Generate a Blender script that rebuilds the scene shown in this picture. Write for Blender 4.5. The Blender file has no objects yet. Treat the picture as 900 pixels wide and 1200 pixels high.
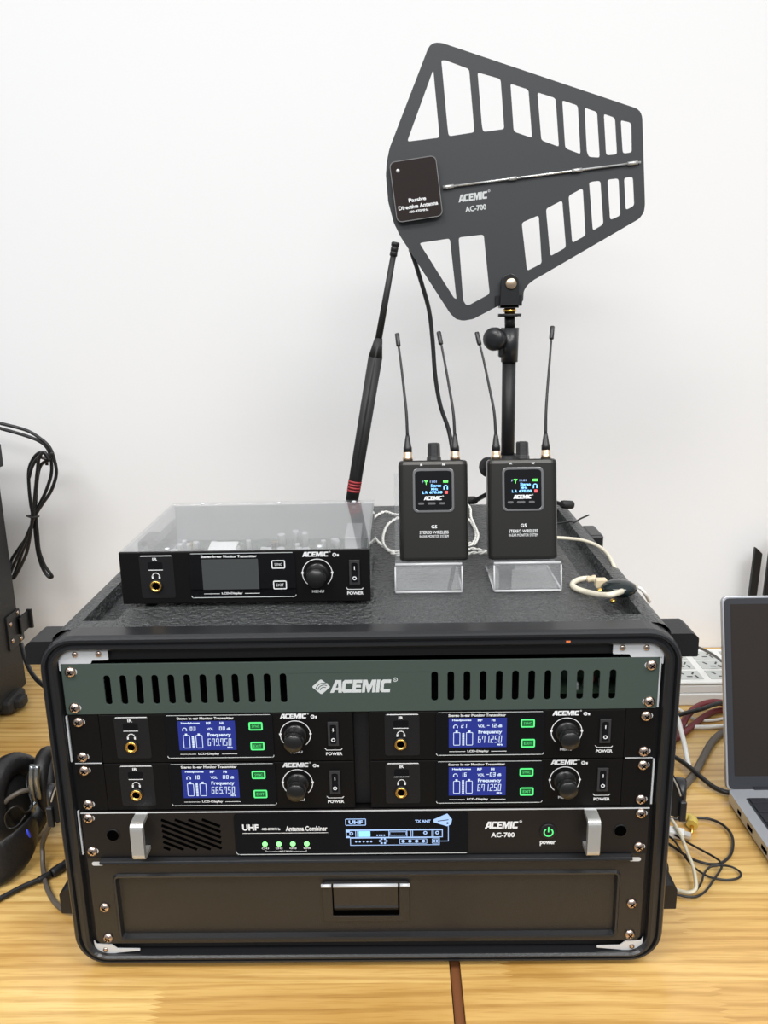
import bpy, bmesh, math, random
from mathutils import Matrix, Vector
from mathutils.geometry import tessellate_polygon
PI = math.pi
MM = 0.001
scn = bpy.context.scene
COL = scn.collection
random.seed(7)

# ------------------------------------------------------------------ camera
CAM = Vector((31.813, -614.573, 565.927))            # millimetres, table top is z = 0
FPX = 970.9
c_f = Vector((-0.0157812, 0.96974011, -0.24362895))
c_r = Vector((0.99976411, 0.01166751, -0.01831896))
c_u = Vector((0.01492209, 0.24386058, 0.96969549))
cd = bpy.data.cameras.new('camera')
cd.sensor_fit = 'VERTICAL'; cd.sensor_height = 36; cd.sensor_width = 27
cd.lens = FPX / 1200 * 36
cd.clip_start = 0.02; cd.clip_end = 50
cam = bpy.data.objects.new('camera', cd); COL.objects.link(cam)
Mx = Matrix.Identity(4)
for i in range(3):
    Mx[i][0] = c_r[i]; Mx[i][1] = c_u[i]; Mx[i][2] = -c_f[i]; Mx[i][3] = CAM[i] * MM
cam.matrix_world = Mx
scn.camera = cam

# ------------------------------------------------------------------ light
scn.view_settings.view_transform = 'Standard'
scn.view_settings.look = 'None'
scn.view_settings.gamma = 1
scn.view_settings.exposure = 0.05
scn.view_settings.use_curve_mapping = False
w = bpy.data.worlds.new('room_light'); scn.world = w
w.use_nodes = True
w.node_tree.nodes['Background'].inputs[0].default_value = (0.93, 0.96, 1.0, 1)
# bright ceiling above, dimmer room at eye level and below
wn = w.node_tree; tcw = wn.nodes.new('ShaderNodeTexCoord'); sxw = wn.nodes.new('ShaderNodeSeparateXYZ'); mrw = wn.nodes.new('ShaderNodeMapRange')
wn.links.new(tcw.outputs['Generated'], sxw.inputs[0]); wn.links.new(sxw.outputs['Z'], mrw.inputs['Value'])
mrw.inputs['From Min'].default_value = -0.05; mrw.inputs['From Max'].default_value = 0.75
mrw.inputs['To Min'].default_value = 0.26; mrw.inputs['To Max'].default_value = 0.95
wn.links.new(mrw.outputs[0], wn.nodes['Background'].inputs[1])

def area(name, loc, rot, sx, sy, power, color=(1, 1, 1)):
    l = bpy.data.lights.new(name, 'AREA'); l.shape = 'RECTANGLE'
    l.size = sx; l.size_y = sy; l.energy = power; l.color = color
    o = bpy.data.objects.new(name, l); COL.objects.link(o)
    o.location = loc; o.rotation_euler = rot
    return o
area('ceiling_lamp', (-0.9, -1.0, 2.1), (0, 0, 0), 1.2, 0.6, 31, (1, 0.985, 0.96))
area('ceiling_lamp', (1.1, -1.0, 2.1), (0, 0, 0), 1.2, 0.6, 33, (1, 0.985, 0.96))
area('ceiling_lamp', (0.1, -2.4, 2.1), (math.radians(14), 0, 0), 2.4, 0.6, 52, (1, 0.985, 0.96))

# ------------------------------------------------------------------ helpers
def ray(u, v):
    return c_f + (u - 450) / FPX * c_r - (v - 600) / FPX * c_u
def onY(u, v, y):
    d = ray(u, v); t = (y - CAM.y) / d.y; return CAM + d * t
def onZ(u, v, z):
    d = ray(u, v); t = (z - CAM.z) / d.z; return CAM + d * t

class MB:
    """collects shapes given in millimetres"""
    def __init__(s): s.v = []; s.f = []; s.m = []; s.sm = []; s.mat = None
    def add(s, vs, fs, mi=0, smooth=False):
        b = len(s.v)
        s.v += [tuple(s.mat @ Vector(p)) if s.mat else tuple(p) for p in vs]
        for f in fs: s.f.append([b + i for i in f]); s.m.append(mi); s.sm.append(smooth)
        return s
    def box(s, x0, x1, y0, y1, z0, z1, b=0, mi=0):
        if b <= 0:
            vs = [(x, y, z) for z in (z0, z1) for y in (y0, y1) for x in (x0, x1)]
            return s.add(vs, [(0, 2, 3, 1), (4, 5, 7, 6), (0, 1, 5, 4), (1, 3, 7, 5), (3, 2, 6, 7), (2, 0, 4, 6)], mi)
        bm = bmesh.new(); bmesh.ops.create_cube(bm, size=1)
        for v in bm.verts:
            v.co = Vector((x0 + (v.co.x + .5) * (x1 - x0), y0 + (v.co.y + .5) * (y1 - y0), z0 + (v.co.z + .5) * (z1 - z0)))
        bmesh.ops.bevel(bm, geom=list(bm.edges), offset=b, segments=2, affect='EDGES', profile=.5)
        bm.verts.index_update()
        s.add([v.co.copy() for v in bm.verts], [[v.index for v in f.verts] for f in bm.faces], mi)
        bm.free(); return s
    def loft(s, loops, cap0=True, cap1=True, mi=0, smooth=False, closed=True):
        n = len(loops[0]); vs = [p for l in loops for p in l]; fs = []
        for k in range(len(loops) - 1):
            for i in range(n if closed else n - 1):
                j = (i + 1) % n
                fs.append((k * n + i, k * n + j, (k + 1) * n + j, (k + 1) * n + i))
        s.add(vs, fs, mi, smooth)
        if cap0: s.add(loops[0], [tuple(range(n))[::-1]], mi)
        if cap1: s.add(loops[-1], [tuple(range(n))], mi)
        return s
    def lathe(s, prof, o=(0, 0, 0), axis=(0, 0, 1), n=24, mi=0, smooth=True, cap=True):
        a = Vector(axis).normalized(); q = a.to_track_quat('Z', 'Y'); o = Vector(o)
        loops = [[o + q @ Vector((r * math.cos(2 * PI * i / n), r * math.sin(2 * PI * i / n), h)) for i in range(n)] for r, h in prof]
        return s.loft(loops, cap, cap, mi, smooth)
    def cyl(s, p0, p1, r0, r1=None, n=20, mi=0, smooth=True):
        p0 = Vector(p0); p1 = Vector(p1); r1 = r0 if r1 is None else r1
        return s.lathe([(r0, 0), (r1, (p1 - p0).length)], p0, p1 - p0, n, mi, smooth)
    def tube(s, pts, r, n=8, mi=0, res=6, spline=True):
        P = [Vector(p) for p in pts]
        if spline and len(P) > 2:
            Q = [P[0] * 2 - P[1]] + P + [P[-1] * 2 - P[-2]]; out = []
            for i in range(1, len(Q) - 2):
                for k in range(res):
                    t = k / res; a, b, c, d = Q[i - 1], Q[i], Q[i + 1], Q[i + 2]
                    out.append(.5 * ((2 * b) + (c - a) * t + (2 * a - 5 * b + 4 * c - d) * t * t + (-a + 3 * b - 3 * c + d) * t ** 3))
            out.append(P[-1]); P = out
        loops = []; up = None
        for i, p in enumerate(P):
            t = (P[min(i + 1, len(P) - 1)] - P[max(i - 1, 0)])
            if t.length < 1e-6: t = Vector((0, 0, 1))
            t.normalize()
            if up is None:
                up = t.orthogonal().normalized()
            else:
                up = (up - t * up.dot(t)); up = up.normalized() if up.length > 1e-6 else t.orthogonal().normalized()
            sd = t.cross(up); rr = r(i / (len(P) - 1)) if callable(r) else r
            loops.append([p + (up * math.cos(2 * PI * k / n) + sd * math.sin(2 * PI * k / n)) * rr for k in range(n)])
        return s.loft(loops, True, True, mi, True)
    def plate(s, outer, holes, fn, d0, d1, mi=0, ms=None):
        """2D outline with holes, given thickness between d0 and d1; fn(a,b,d)->xyz"""
        polys = [list(outer)] + [list(h) for h in holes]
        flat = [p for l in polys for p in l]
        tris = tessellate_polygon([[Vector((p[0], p[1], 0)) for p in l] for l in polys])
        n = len(flat)
        vs = [fn(p[0], p[1], d0) for p in flat] + [fn(p[0], p[1], d1) for p in flat]
        fs = [tuple(t) for t in tris] + [tuple(i + n for i in t[::-1]) for t in tris]
        b = 0; nc = len(fs)
        for l in polys:
            k = len(l)
            for i in range(k):
                j = (i + 1) % k
                fs.append((b + i, b + j, b + j + n, b + i + n))
            b += k
        s.add(vs, fs, mi)
        if ms is not None:
            for q in range(len(s.m) - len(fs) + nc, len(s.m)): s.m[q] = ms
        return s
    def build(s, name, mat, parent=None, loc=None, bevel=0, fixn=True):
        me = bpy.data.meshes.new(name)
        me.from_pydata([(x * MM, y * MM, z * MM) for x, y, z in s.v], [], s.f)
        for m in (mat if isinstance(mat, (list, tuple)) else [mat]): me.materials.append(m)
        for p, mi, sm in zip(me.polygons, s.m, s.sm): p.material_index = mi; p.use_smooth = sm
        if fixn:
            bm = bmesh.new(); bm.from_mesh(me)
            bmesh.ops.remove_doubles(bm, verts=bm.verts, dist=1e-6)
            bmesh.ops.recalc_face_normals(bm, faces=bm.faces); bm.to_mesh(me); bm.free()
        me.update()
        o = bpy.data.objects.new(name, me); COL.objects.link(o)
        if parent: o.parent = parent
        if loc: o.location = [c * MM for c in loc]
        if bevel:
            b = o.modifiers.new('bevel', 'BEVEL'); b.width = bevel * MM; b.segments = 2; b.limit_method = 'ANGLE'; b.angle_limit = math.radians(40)
        return o

def XZ(a, b, d): return (a, d, b)
def XY(a, b, d): return (a, b, d)
def YZ(a, b, d): return (d, a, b)
def rrect(x0, x1, z0, z1, r, n=6):
    out = []
    for cx, cz, a0 in ((x1 - r, z0 + r, -90), (x1 - r, z1 - r, 0), (x0 + r, z1 - r, 90), (x0 + r, z0 + r, 180)):
        for k in range(n + 1):
            a = math.radians(a0 + 90 * k / n); out.append((cx + r * math.cos(a), cz + r * math.sin(a)))
    return out
def circ(cx, cz, r, n=24, a0=0, a1=360):
    return [(cx + r * math.cos(math.radians(a0 + (a1 - a0) * k / n)), cz + r * math.sin(math.radians(a0 + (a1 - a0) * k / n))) for k in range(n + (0 if a1 - a0 == 360 else 1))]
def arcband(cx, cz, r0, r1, a0, a1, n=24):
    return circ(cx, cz, r1, n, a0, a1) + circ(cx, cz, r0, n, a0, a1)[::-1]
def rpoly(pts, r, n=3):
    """round the corners of a 2D polygon"""
    out = []; k = len(pts)
    for i in range(k):
        p = Vector(pts[i]); a = Vector(pts[i - 1]) - p; b = Vector(pts[(i + 1) % k]) - p
        d = min(r, a.length * .4, b.length * .4); A = p + a.normalized() * d; B = p + b.normalized() * d
        for t in range(n + 1):
            t /= n; q = A * (1 - t) ** 2 + p * 2 * t * (1 - t) + B * t * t; out.append((q.x, q.y))
    return out

def thing(name, label, cat, loc=(0, 0, 0), rot=(0, 0, 0), group=None):
    o = bpy.data.objects.new(name, None); COL.objects.link(o)
    o.empty_display_size = .02
    o.location = [c * MM for c in loc]; o.rotation_euler = rot
    o['label'] = label; o['category'] = cat
    if group: o['group'] = group
    return o
def tag(o, label, cat, group=None):
    o['label'] = label; o['category'] = cat
    if group: o['group'] = group
    return o
def struct(o): o['kind'] = 'structure'; return o
def lab(o, t): o['label'] = t; return o

# text ------------------------------------------------------------
_tc = {}
def glyphs(s, bold=0.0):
    k = (s, bold)
    if k in _tc: return _tc[k]
    c = bpy.data.curves.new('t', 'FONT'); c.body = s; c.size = 1; c.offset = bold; c.resolution_u = 3
    c.fill_mode = 'FRONT'
    o = bpy.data.objects.new('t', c); COL.objects.link(o)
    dg = bpy.context.evaluated_depsgraph_get(); me = bpy.data.meshes.new_from_object(o.evaluated_get(dg))
    vs = [(v.co.x, v.co.y) for v in me.vertices]; fs = [tuple(p.vertices) for p in me.polygons]
    bpy.data.objects.remove(o); bpy.data.curves.remove(c); bpy.data.meshes.remove(me)
    xs = [v[0] for v in vs] or [0]; ys = [v[1] for v in vs] or [0]
    _tc[k] = (vs, fs, min(xs), max(xs), min(ys), max(ys)); return _tc[k]
def text(mb, s, x0, x1, z0, z1, fn=XZ, d=0, bold=.02, mi=0, shear=0):
    """fit the string's ink box to x0..x1, z0..z1"""
    vs, fs, a, b, c, e = glyphs(s, bold)
    out = []
    for x, y in vs:
        X = x0 + (x - a) / (b - a) * (x1 - x0); Z = z0 + (y - c) / (e - c) * (z1 - z0)
        out.append(fn(X + shear * (Z - z0), Z, d))
    mb.add(out, fs, mi)
def polyf(mb, outer, holes, fn, d, mi=0):
    polys = [list(outer)] + [list(h) for h in holes]
    tris = tessellate_polygon([[Vector((p[0], p[1], 0)) for p in l] for l in polys])
    mb.add([fn(p[0], p[1], d) for l in polys for p in l], [tuple(t) for t in tris], mi)
def rectf(mb, x0, x1, z0, z1, fn=XZ, d=0, mi=0):
    polyf(mb, [(x0, z0), (x1, z0), (x1, z1), (x0, z1)], [], fn, d, mi)
def framef(mb, x0, x1, z0, z1, t, fn=XZ, d=0, mi=0, r=0):
    o = rrect(x0, x1, z0, z1, r, 3) if r else [(x0, z0), (x1, z0), (x1, z1), (x0, z1)]
    i = rrect(x0 + t, x1 - t, z0 + t, z1 - t, max(r - t, .05), 3) if r else [(x0 + t, z0 + t), (x1 - t, z0 + t), (x1 - t, z1 - t), (x0 + t, z1 - t)]
    n = len(o)
    mb.add([fn(p[0], p[1], d) for p in o + i], [(k, (k + 1) % n, n + (k + 1) % n, n + k) for k in range(n)], mi)
LOGO = [
    (.95, [([(0, 0), (.34, 1), (.84, 1), (.98, 0), (.68, 0), (.66, .2), (.38, .2), (.3, 0)], [[(.43, .4), (.63, .4), (.6, .74), (.54, .74)]])]),
    (.86, [([(.15, 0), (.82, 0), (.82, .26), (.32, .26), (.28, .3), (.28, .7), (.32, .74), (.82, .74), (.82, 1), (.15, 1), (0, .85), (0, .15)], [])]),
    (.8, [([(0, 0), (.75, 0), (.75, .24), (.28, .24), (.28, .4), (.68, .4), (.68, .61), (.28, .61), (.28, .76), (.75, .76), (.75, 1), (0, 1)], [])]),
    (1.15, [([(0, 0), (0, 1), (.36, 1), (.55, .5), (.74, 1), (1.1, 1), (1.1, 0), (.84, 0), (.84, .6), (.63, 0), (.47, 0), (.26, .6), (.26, 0)], [])]),
    (.34, [([(0, 0), (.28, 0), (.28, 1), (0, 1)], [])]),
    (.86, [([(.15, 0), (.82, 0), (.82, .26), (.32, .26), (.28, .3), (.28, .7), (.32, .74), (.82, .74), (.82, 1), (.15, 1), (0, .85), (0, .15)], [])]),
]
def logo(mb, x0, x1, z0, z1, fn=XZ, d=0, mi=0):
    tot = sum(a for a, _ in LOGO) + .1; h = z1 - z0; k = (x1 - x0 - .12 * h) / tot; x = x0
    for wd, polys in LOGO:
        for o, hs in polys:
            g = lambda p: (x + p[0] * k + .12 * h * p[1], z0 + p[1] * h)
            polyf(mb, [g(p) for p in o], [[g(p) for p in hh] for hh in hs], fn, d, mi)
        x += wd * k
    cx, cz, r = x1 + .16 * h, z1 - .02 * h, .17 * h
    n = 14; o = circ(cx, cz, r, n); i = circ(cx, cz, r * .7, n)
    mb.add([fn(p[0], p[1], d) for p in o + i], [(q, (q + 1) % n, n + (q + 1) % n, n + q) for q in range(n)], mi)
    text(mb, 'R', cx - r * .35, cx + r * .35, cz - r * .42, cz + r * .42, fn, d, .02, mi)
SEG = {'0': 'abcdef', '1': 'bc', '2': 'abged', '3': 'abgcd', '4': 'fgbc', '5': 'afgcd', '6': 'afgedc', '7': 'fabc', '8': 'abcdefg', '9': 'abcfgd', '-': 'g'}
def seg7(mb, s, x, z, wd, h, t, gap, d=0, mi=0, sh=.08):
    for ch in s:
        if ch == '.':
            rectf(mb, x - gap * .35, x - gap * .35 + t * 1.1, z, z + t * 1.1, XZ, d, mi); x += t * .5; continue
        for q in SEG.get(ch, ''):
            bx = {'a': (0, wd, h - t, h), 'g': (0, wd, h / 2 - t / 2, h / 2 + t / 2), 'd': (0, wd, 0, t), 'f': (0, t, h / 2, h), 'b': (wd - t, wd, h / 2, h), 'e': (0, t, 0, h / 2), 'c': (wd - t, wd, 0, h / 2)}[q]
            polyf(mb, [(x + a + sh * b, z + b) for a, b in ((bx[0], bx[2]), (bx[1], bx[2]), (bx[1], bx[3]), (bx[0], bx[3]))], [], XZ, d, mi)
        x += wd + gap

# materials ------------------------------------------------------------
def M(name, col, rough=.5, metal=0, spec=.5, emit=None, es=0, bump=None, coat=0, alpha=None):
    m = bpy.data.materials.new(name); m.use_nodes = True; nt = m.node_tree
    b = nt.nodes['Principled BSDF']
    b.inputs['Base Color'].default_value = (*col, 1); b.inputs['Roughness'].default_value = rough
    b.inputs['Metallic'].default_value = metal; b.inputs['Specular IOR Level'].default_value = spec
    b.inputs['Coat Weight'].default_value = coat
    if emit: b.inputs['Emission Color'].default_value = (*emit, 1); b.inputs['Emission Strength'].default_value = es
    if bump:
        sc, st = bump[:2]
        tc = nt.nodes.new('ShaderNodeTexCoord'); nz = nt.nodes.new('ShaderNodeTexNoise')
        nz.inputs['Scale'].default_value = sc; nz.inputs['Detail'].default_value = 3
        bp = nt.nodes.new('ShaderNodeBump'); bp.inputs['Strength'].default_value = st; bp.inputs['Distance'].default_value = .001
        nt.links.new(tc.outputs['Object'], nz.inputs['Vector']); nt.links.new(nz.outputs['Fac'], bp.inputs['Height'])
        nt.links.new(bp.outputs['Normal'], b.inputs['Normal'])
    return m
BLACK = M('black_plastic', (.008, .008, .009), .45, spec=.35, bump=(900, .15))
RIMB = M('rim_plastic', (.012, .0125, .014), .32, bump=(500, .1))
PANEL = M('black_panel', (.004, .0036, .0036), .55, spec=.16)
COMB = M('brown_black_panel', (.009, .007, .0065), .5, spec=.36)
GLOSS = M('black_gloss', (.002, .002, .003), .07, spec=.4)
DRAWER = M('black_paint', (.015, .0135, .0125), .34, bump=(1400, .25))
INK = M('white_print', (.75, .76, .77), .5)
INKS = M('silver_print', (.55, .58, .58), .5)
GREEN = M('green_grey_anodised', (.070, .098, .084), .42, metal=.35, bump=(1800, .08))
STEEL = M('zinc_white_metal', (.62, .64, .66), .45, metal=.25)
SCREW = M('nickel_screw', (.55, .43, .36), .22, metal=1)
DARKM = M('recess_shade', (.001, .001, .001), .9, spec=0)  # near-black colour stands in for shade inside slots and holes
SILVER = M('silver_anodised', (.62, .62, .60), .32, metal=.7)
GOLD = M('gold_metal', (.85, .50, .12), .25, metal=1)
ROSE = M('pale_gold_metal', (.80, .60, .42), .28, metal=1)
RUBBER = M('black_rubber', (.014, .014, .014), .6)
LCDB = M('blue_backlit_lcd', (.002, .003, .02), .2, emit=(.020, .034, .27), es=.9)
LCDW = M('lcd_segments', (.05, .06, .1), .3, emit=(.75, .86, 1), es=1.0)
LCDO = M('unlit_lcd', (.055, .06, .06), .25)
GRN = M('green_backlight', (.01, .06, .02), .3, emit=(.10, .8, .22), es=1.0)
BTNG = M('green_lit_button', (.01, .06, .02), .2, emit=(.01, .22, .04), es=.25)
GRNL = M('green_button_rim', (.01, .06, .02), .3, emit=(.10, .85, .22), es=1.25)
LEDG = M('green_led', (.01, .06, .02), .3, emit=(.22, 1, .22), es=2.2)
OLED = M('oled_line', (.04, .05, .08), .3, emit=(.42, .62, 1), es=1.0)
CYAN = M('oled_blue', (.2, .5, .9), .3, emit=(.2, .5, 1), es=1.0)
REDE = M('oled_red', (.8, .1, .1), .3, emit=(1, .06, .08), es=.7)
GRNE = M('oled_green', (.1, .7, .1), .3, emit=(.12, .8, .12), es=.8)
ANT = M('antenna_panel_grey', (.030, .033, .037), .5, bump=(900, .1))
RED = M('red_band', (.30, .02, .025), .5)
PACK = M('bodypack_shell', (.036, .035, .033), .28, metal=.65)
CWHITE = M('white_cable', (.78, .77, .73), .4)
CREAM = M('cream_tube', (.68, .63, .50), .35)
CRED = M('red_cable', (.16, .018, .022), .42)
CGREY = M('grey_brown_cable', (.09, .075, .06), .45)
CBLACK = M('black_cable', (.010, .010, .011), .38)
WHITEP = M('white_plastic', (.74, .74, .72), .4)
GREYP = M('pale_grey_plastic', (.48, .50, .48), .5)
YEL = M('translucent_yellow', (.62, .46, .10), .3)
LEATH = M('black_leatherette', (.012, .011, .011), .4, bump=(260, .5))
LAPS = M('aluminium', (.50, .52, .56), .36, metal=.6)
LAPD = M('laptop_bezel', (.030, .033, .040), .35)
KEY = M('laptop_key', (.015, .015, .02), .5)
BLUE = M('blue_mark', (.03, .05, .55), .4)
PCB = M('circuit_board', (.045, .075, .05), .45)
CAPM = M('capacitor_sleeve', (.6, .61, .62), .35, metal=.4)
CHIP = M('chip', (.02, .02, .022), .4)
PAPER = M('paper_tag', (.85, .85, .85), .6)
FELT = M('speaker_coating', (.010, .0105, .011), .6, bump=(700, .5))
ORNG = M('orange_speck', (.7, .18, .06), .5)

def clear(name, tint=(.96, .97, .97), milk=0.0, ior=1.49):
    m = bpy.data.materials.new(name); m.use_nodes = True; nt = m.node_tree; N = nt.nodes; L = nt.links
    N.clear(); out = N.new('ShaderNodeOutputMaterial')
    tr = N.new('ShaderNodeBsdfTransparent'); tr.inputs[0].default_value = (*tint, 1)
    gl = N.new('ShaderNodeBsdfGlossy'); gl.inputs['Roughness'].default_value = .03
    fr = N.new('ShaderNodeFresnel'); fr.inputs['IOR'].default_value = ior
    ge = N.new('ShaderNodeNewGeometry'); mr = N.new('ShaderNodeMapRange')
    mr.inputs['To Min'].default_value = ior; mr.inputs['To Max'].default_value = 1 / ior
    L.new(ge.outputs['Backfacing'], mr.inputs['Value']); L.new(mr.outputs[0], fr.inputs['IOR'])
    df = N.new('ShaderNodeBsdfDiffuse'); df.inputs[0].default_value = (.8, .8, .82, 1)
    m1 = N.new('ShaderNodeMixShader'); m1.inputs[0].default_value = milk
    m2 = N.new('ShaderNodeMixShader')
    L.new(tr.outputs[0], m1.inputs[1]); L.new(df.outputs[0], m1.inputs[2])
    L.new(fr.outputs[0], m2.inputs[0]); L.new(m1.outputs[0], m2.inputs[1]); L.new(gl.outputs[0], m2.inputs[2])
    L.new(m2.outputs[0], out.inputs[0]); return m
ACRY = clear('clear_acrylic', milk=.07)
ACRE = clear('acrylic_edge_glow', milk=.55)  # milky mix paints the bright glow of acrylic edges and bends
LID = clear('clear_lid', (.95, .955, .96), milk=.045, ior=1.55)

def wood_mat():
    m = bpy.data.materials.new('varnished_pine'); m.use_nodes = True; nt = m.node_tree; N = nt.nodes; L = nt.links
    b = N['Principled BSDF']; b.inputs['Roughness'].default_value = .24; b.inputs['Coat Weight'].default_value = .25
    b.inputs['Coat Roughness'].default_value = .12
    tc = N.new('ShaderNodeTexCoord')
    mp = N.new('ShaderNodeMapping'); mp.inputs['Location'].default_value = (.17, .023, 0)
    sp_ = N.new('ShaderNodeSeparateXYZ'); L.new(tc.outputs['Object'], sp_.inputs[0])
    pp = N.new('ShaderNodeMath'); pp.operation = 'PINGPONG'; pp.inputs[1].default_value = .0026; L.new(sp_.outputs['Y'], pp.inputs[0])
    ml = N.new('ShaderNodeMath'); ml.operation = 'MULTIPLY_ADD'; ml.inputs[1].default_value = 4.2; L.new(pp.outputs[0], ml.inputs[0]); L.new(sp_.outputs['X'], ml.inputs[2])
    cm_ = N.new('ShaderNodeCombineXYZ'); L.new(ml.outputs[0], cm_.inputs[0]); L.new(sp_.outputs['Y'], cm_.inputs[1])
    L.new(cm_.outputs[0], mp.inputs['Vector'])
    br = N.new('ShaderNodeTexBrick'); br.offset = .37; br.offset_frequency = 2; br.squash = 1
    br.inputs['Scale'].default_value = 1; br.inputs['Mortar Size'].default_value = .0003; br.inputs['Mortar Smooth'].default_value = .3
    br.inputs['Brick Width'].default_value = .47; br.inputs['Row Height'].default_value = .052; br.inputs['Bias'].default_value = 0
    br.inputs['Color1'].default_value = (0, 0, 0, 1); br.inputs['Color2'].default_value = (1, 1, 1, 1); br.inputs['Mortar'].default_value = (.35, .35, .35, 1)
    L.new(mp.outputs[0], br.inputs['Vector'])
    # grain: stretched noise, shifted for every plank
    sx = N.new('ShaderNodeVectorMath'); sx.operation = 'MULTIPLY'; sx.inputs[1].default_value = (2.6, 15, 1)
    off = N.new('ShaderNodeVectorMath'); off.operation = 'SCALE'; off.inputs['Scale'].default_value = 9
    L.new(br.outputs['Color'], off.inputs[0])
    ad = N.new('ShaderNodeVectorMath'); L.new(tc.outputs['Object'], sx.inputs[0]); L.new(sx.outputs[0], ad.inputs[0]); L.new(off.outputs[0], ad.inputs[1])
    n1 = N.new('ShaderNodeTexNoise'); n1.inputs['Scale'].default_value = 1.3; n1.inputs['Detail'].default_value = 4; n1.inputs['Distortion'].default_value = .9
    L.new(ad.outputs[0], n1.inputs['Vector'])
    wv = N.new('ShaderNodeTexWave'); wv.wave_type = 'BANDS'; wv.bands_direction = 'Y'; wv.inputs['Scale'].default_value = 1.5; wv.inputs['Distortion'].default_value = 7; wv.inputs['Detail'].default_value = 2; wv.inputs['Detail Scale'].default_value = .6
    L.new(ad.outputs[0], wv.inputs['Vector'])
    n2 = N.new('ShaderNodeTexNoise'); n2.inputs['Scale'].default_value = 9; n2.inputs['Detail'].default_value = 5
    sx2 = N.new('ShaderNodeVectorMath'); sx2.operation = 'MULTIPLY'; sx2.inputs[1].default_value = (2.5, 60, 1)
    L.new(tc.outputs['Object'], sx2.inputs[0]); L.new(sx2.outputs[0], n2.inputs['Vector'])
    r1 = N.new('ShaderNodeValToRGB'); e = r1.color_ramp.elements
    e[0].position = .25; e[0].color = (.56, .34, .095, 1); e[1].position = .66; e[1].color = (.80, .57, .225, 1)
    L.new(n1.outputs['Fac'], r1.inputs[0])
    r2 = N.new('ShaderNodeValToRGB'); e = r2.color_ramp.elements
    e[0].position = 0; e[0].color = (.74, .66, .55, 1); e[1].position = .45; e[1].color = (1, 1, 1, 1)
    L.new(wv.outputs['Color'], r2.inputs[0])
    mx = N.new('ShaderNodeMix'); mx.data_type = 'RGBA'; mx.blend_type = 'MULTIPLY'; mx.inputs[0].default_value = .75
    L.new(r1.outputs[0], mx.inputs[6]); L.new(r2.outputs[0], mx.inputs[7])
    r3 = N.new('ShaderNodeValToRGB'); e = r3.color_ramp.elements
    e[0].position = .0; e[0].color = (.80, .70, .58, 1); e[1].position = 1; e[1].color = (1.0, 1.0, 1.0, 1)
    L.new(br.outputs['Color'], r3.inputs[0])
    mx2 = N.new('ShaderNodeMix'); mx2.data_type = 'RGBA'; mx2.blend_type = 'MULTIPLY'; mx2.inputs[0].default_value = .9
    L.new(mx.outputs[2], mx2.inputs[6]); L.new(r3.outputs[0], mx2.inputs[7])
    r4 = N.new('ShaderNodeValToRGB'); e = r4.color_ramp.elements
    e[0].position = .36; e[0].color = (.72, .62, .48, 1); e[1].position = .5; e[1].color = (1, 1, 1, 1)
    L.new(n2.outputs['Fac'], r4.inputs[0])
    mx3 = N.new('ShaderNodeMix'); mx3.data_type = 'RGBA'; mx3.blend_type = 'MULTIPLY'; mx3.inputs[0].default_value = .45
    L.new(mx2.outputs[2], mx3.inputs[6]); L.new(r4.outputs[0], mx3.inputs[7])
    L.new(mx3.outputs[2], b.inputs['Base Color'])
    return m
WOOD = wood_mat()

def case_mat():
    m = bpy.data.materials.new('pebbled_case_plastic'); m.use_nodes = True; nt = m.node_tree; N = nt.nodes; L = nt.links
    b = N['Principled BSDF']; b.inputs['Base Color'].default_value = (.050, .053, .054, 1); b.inputs['Roughness'].default_value = .30
    tc = N.new('ShaderNodeTexCoord')
    vo = N.new('ShaderNodeTexVoronoi'); vo.inputs['Scale'].default_value = 230; vo.feature = 'SMOOTH_F1'
    nz = N.new('ShaderNodeTexNoise'); nz.inputs['Scale'].default_value = 420; nz.inputs['Detail'].default_value = 3
    L.new(tc.outputs['Object'], vo.inputs['Vector']); L.new(tc.outputs['Object'], nz.inputs['Vector'])
    ad = N.new('ShaderNodeMath'); ad.operation = 'ADD'; L.new(vo.outputs['Distance'], ad.inputs[0]); L.new(nz.outputs['Fac'], ad.inputs[1])
    bp = N.new('ShaderNodeBump'); bp.inputs['Strength'].default_value = 1; bp.inputs['Distance'].default_value = .0034
    L.new(ad.outputs[0], bp.inputs['Height']); L.new(bp.outputs[0], b.inputs['Normal'])
    return m
CASE = case_mat()

def wall_mat():
    m = M('white_painted_wall', (.80, .805, .815), .6, bump=(30, .03)); return m
WALL = wall_mat()

# ------------------------------------------------------------------ the setting
def wall_y(x): return 664 + (x) * .029
mb = MB()
mb.plate([(-2600, -750), (2600, -750), (2600, 2000), (-2600, 2000)], [], lambda a, b, d: (a, wall_y(a) + d, b), 0, 80)
struct(mb.build('wall_back', WALL))
mb = MB(); mb.box(-2600, 2600, -3200, 740, -770, -750); struct(mb.build('floor', M('grey_floor', (.10, .095, .09), .5)))

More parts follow.
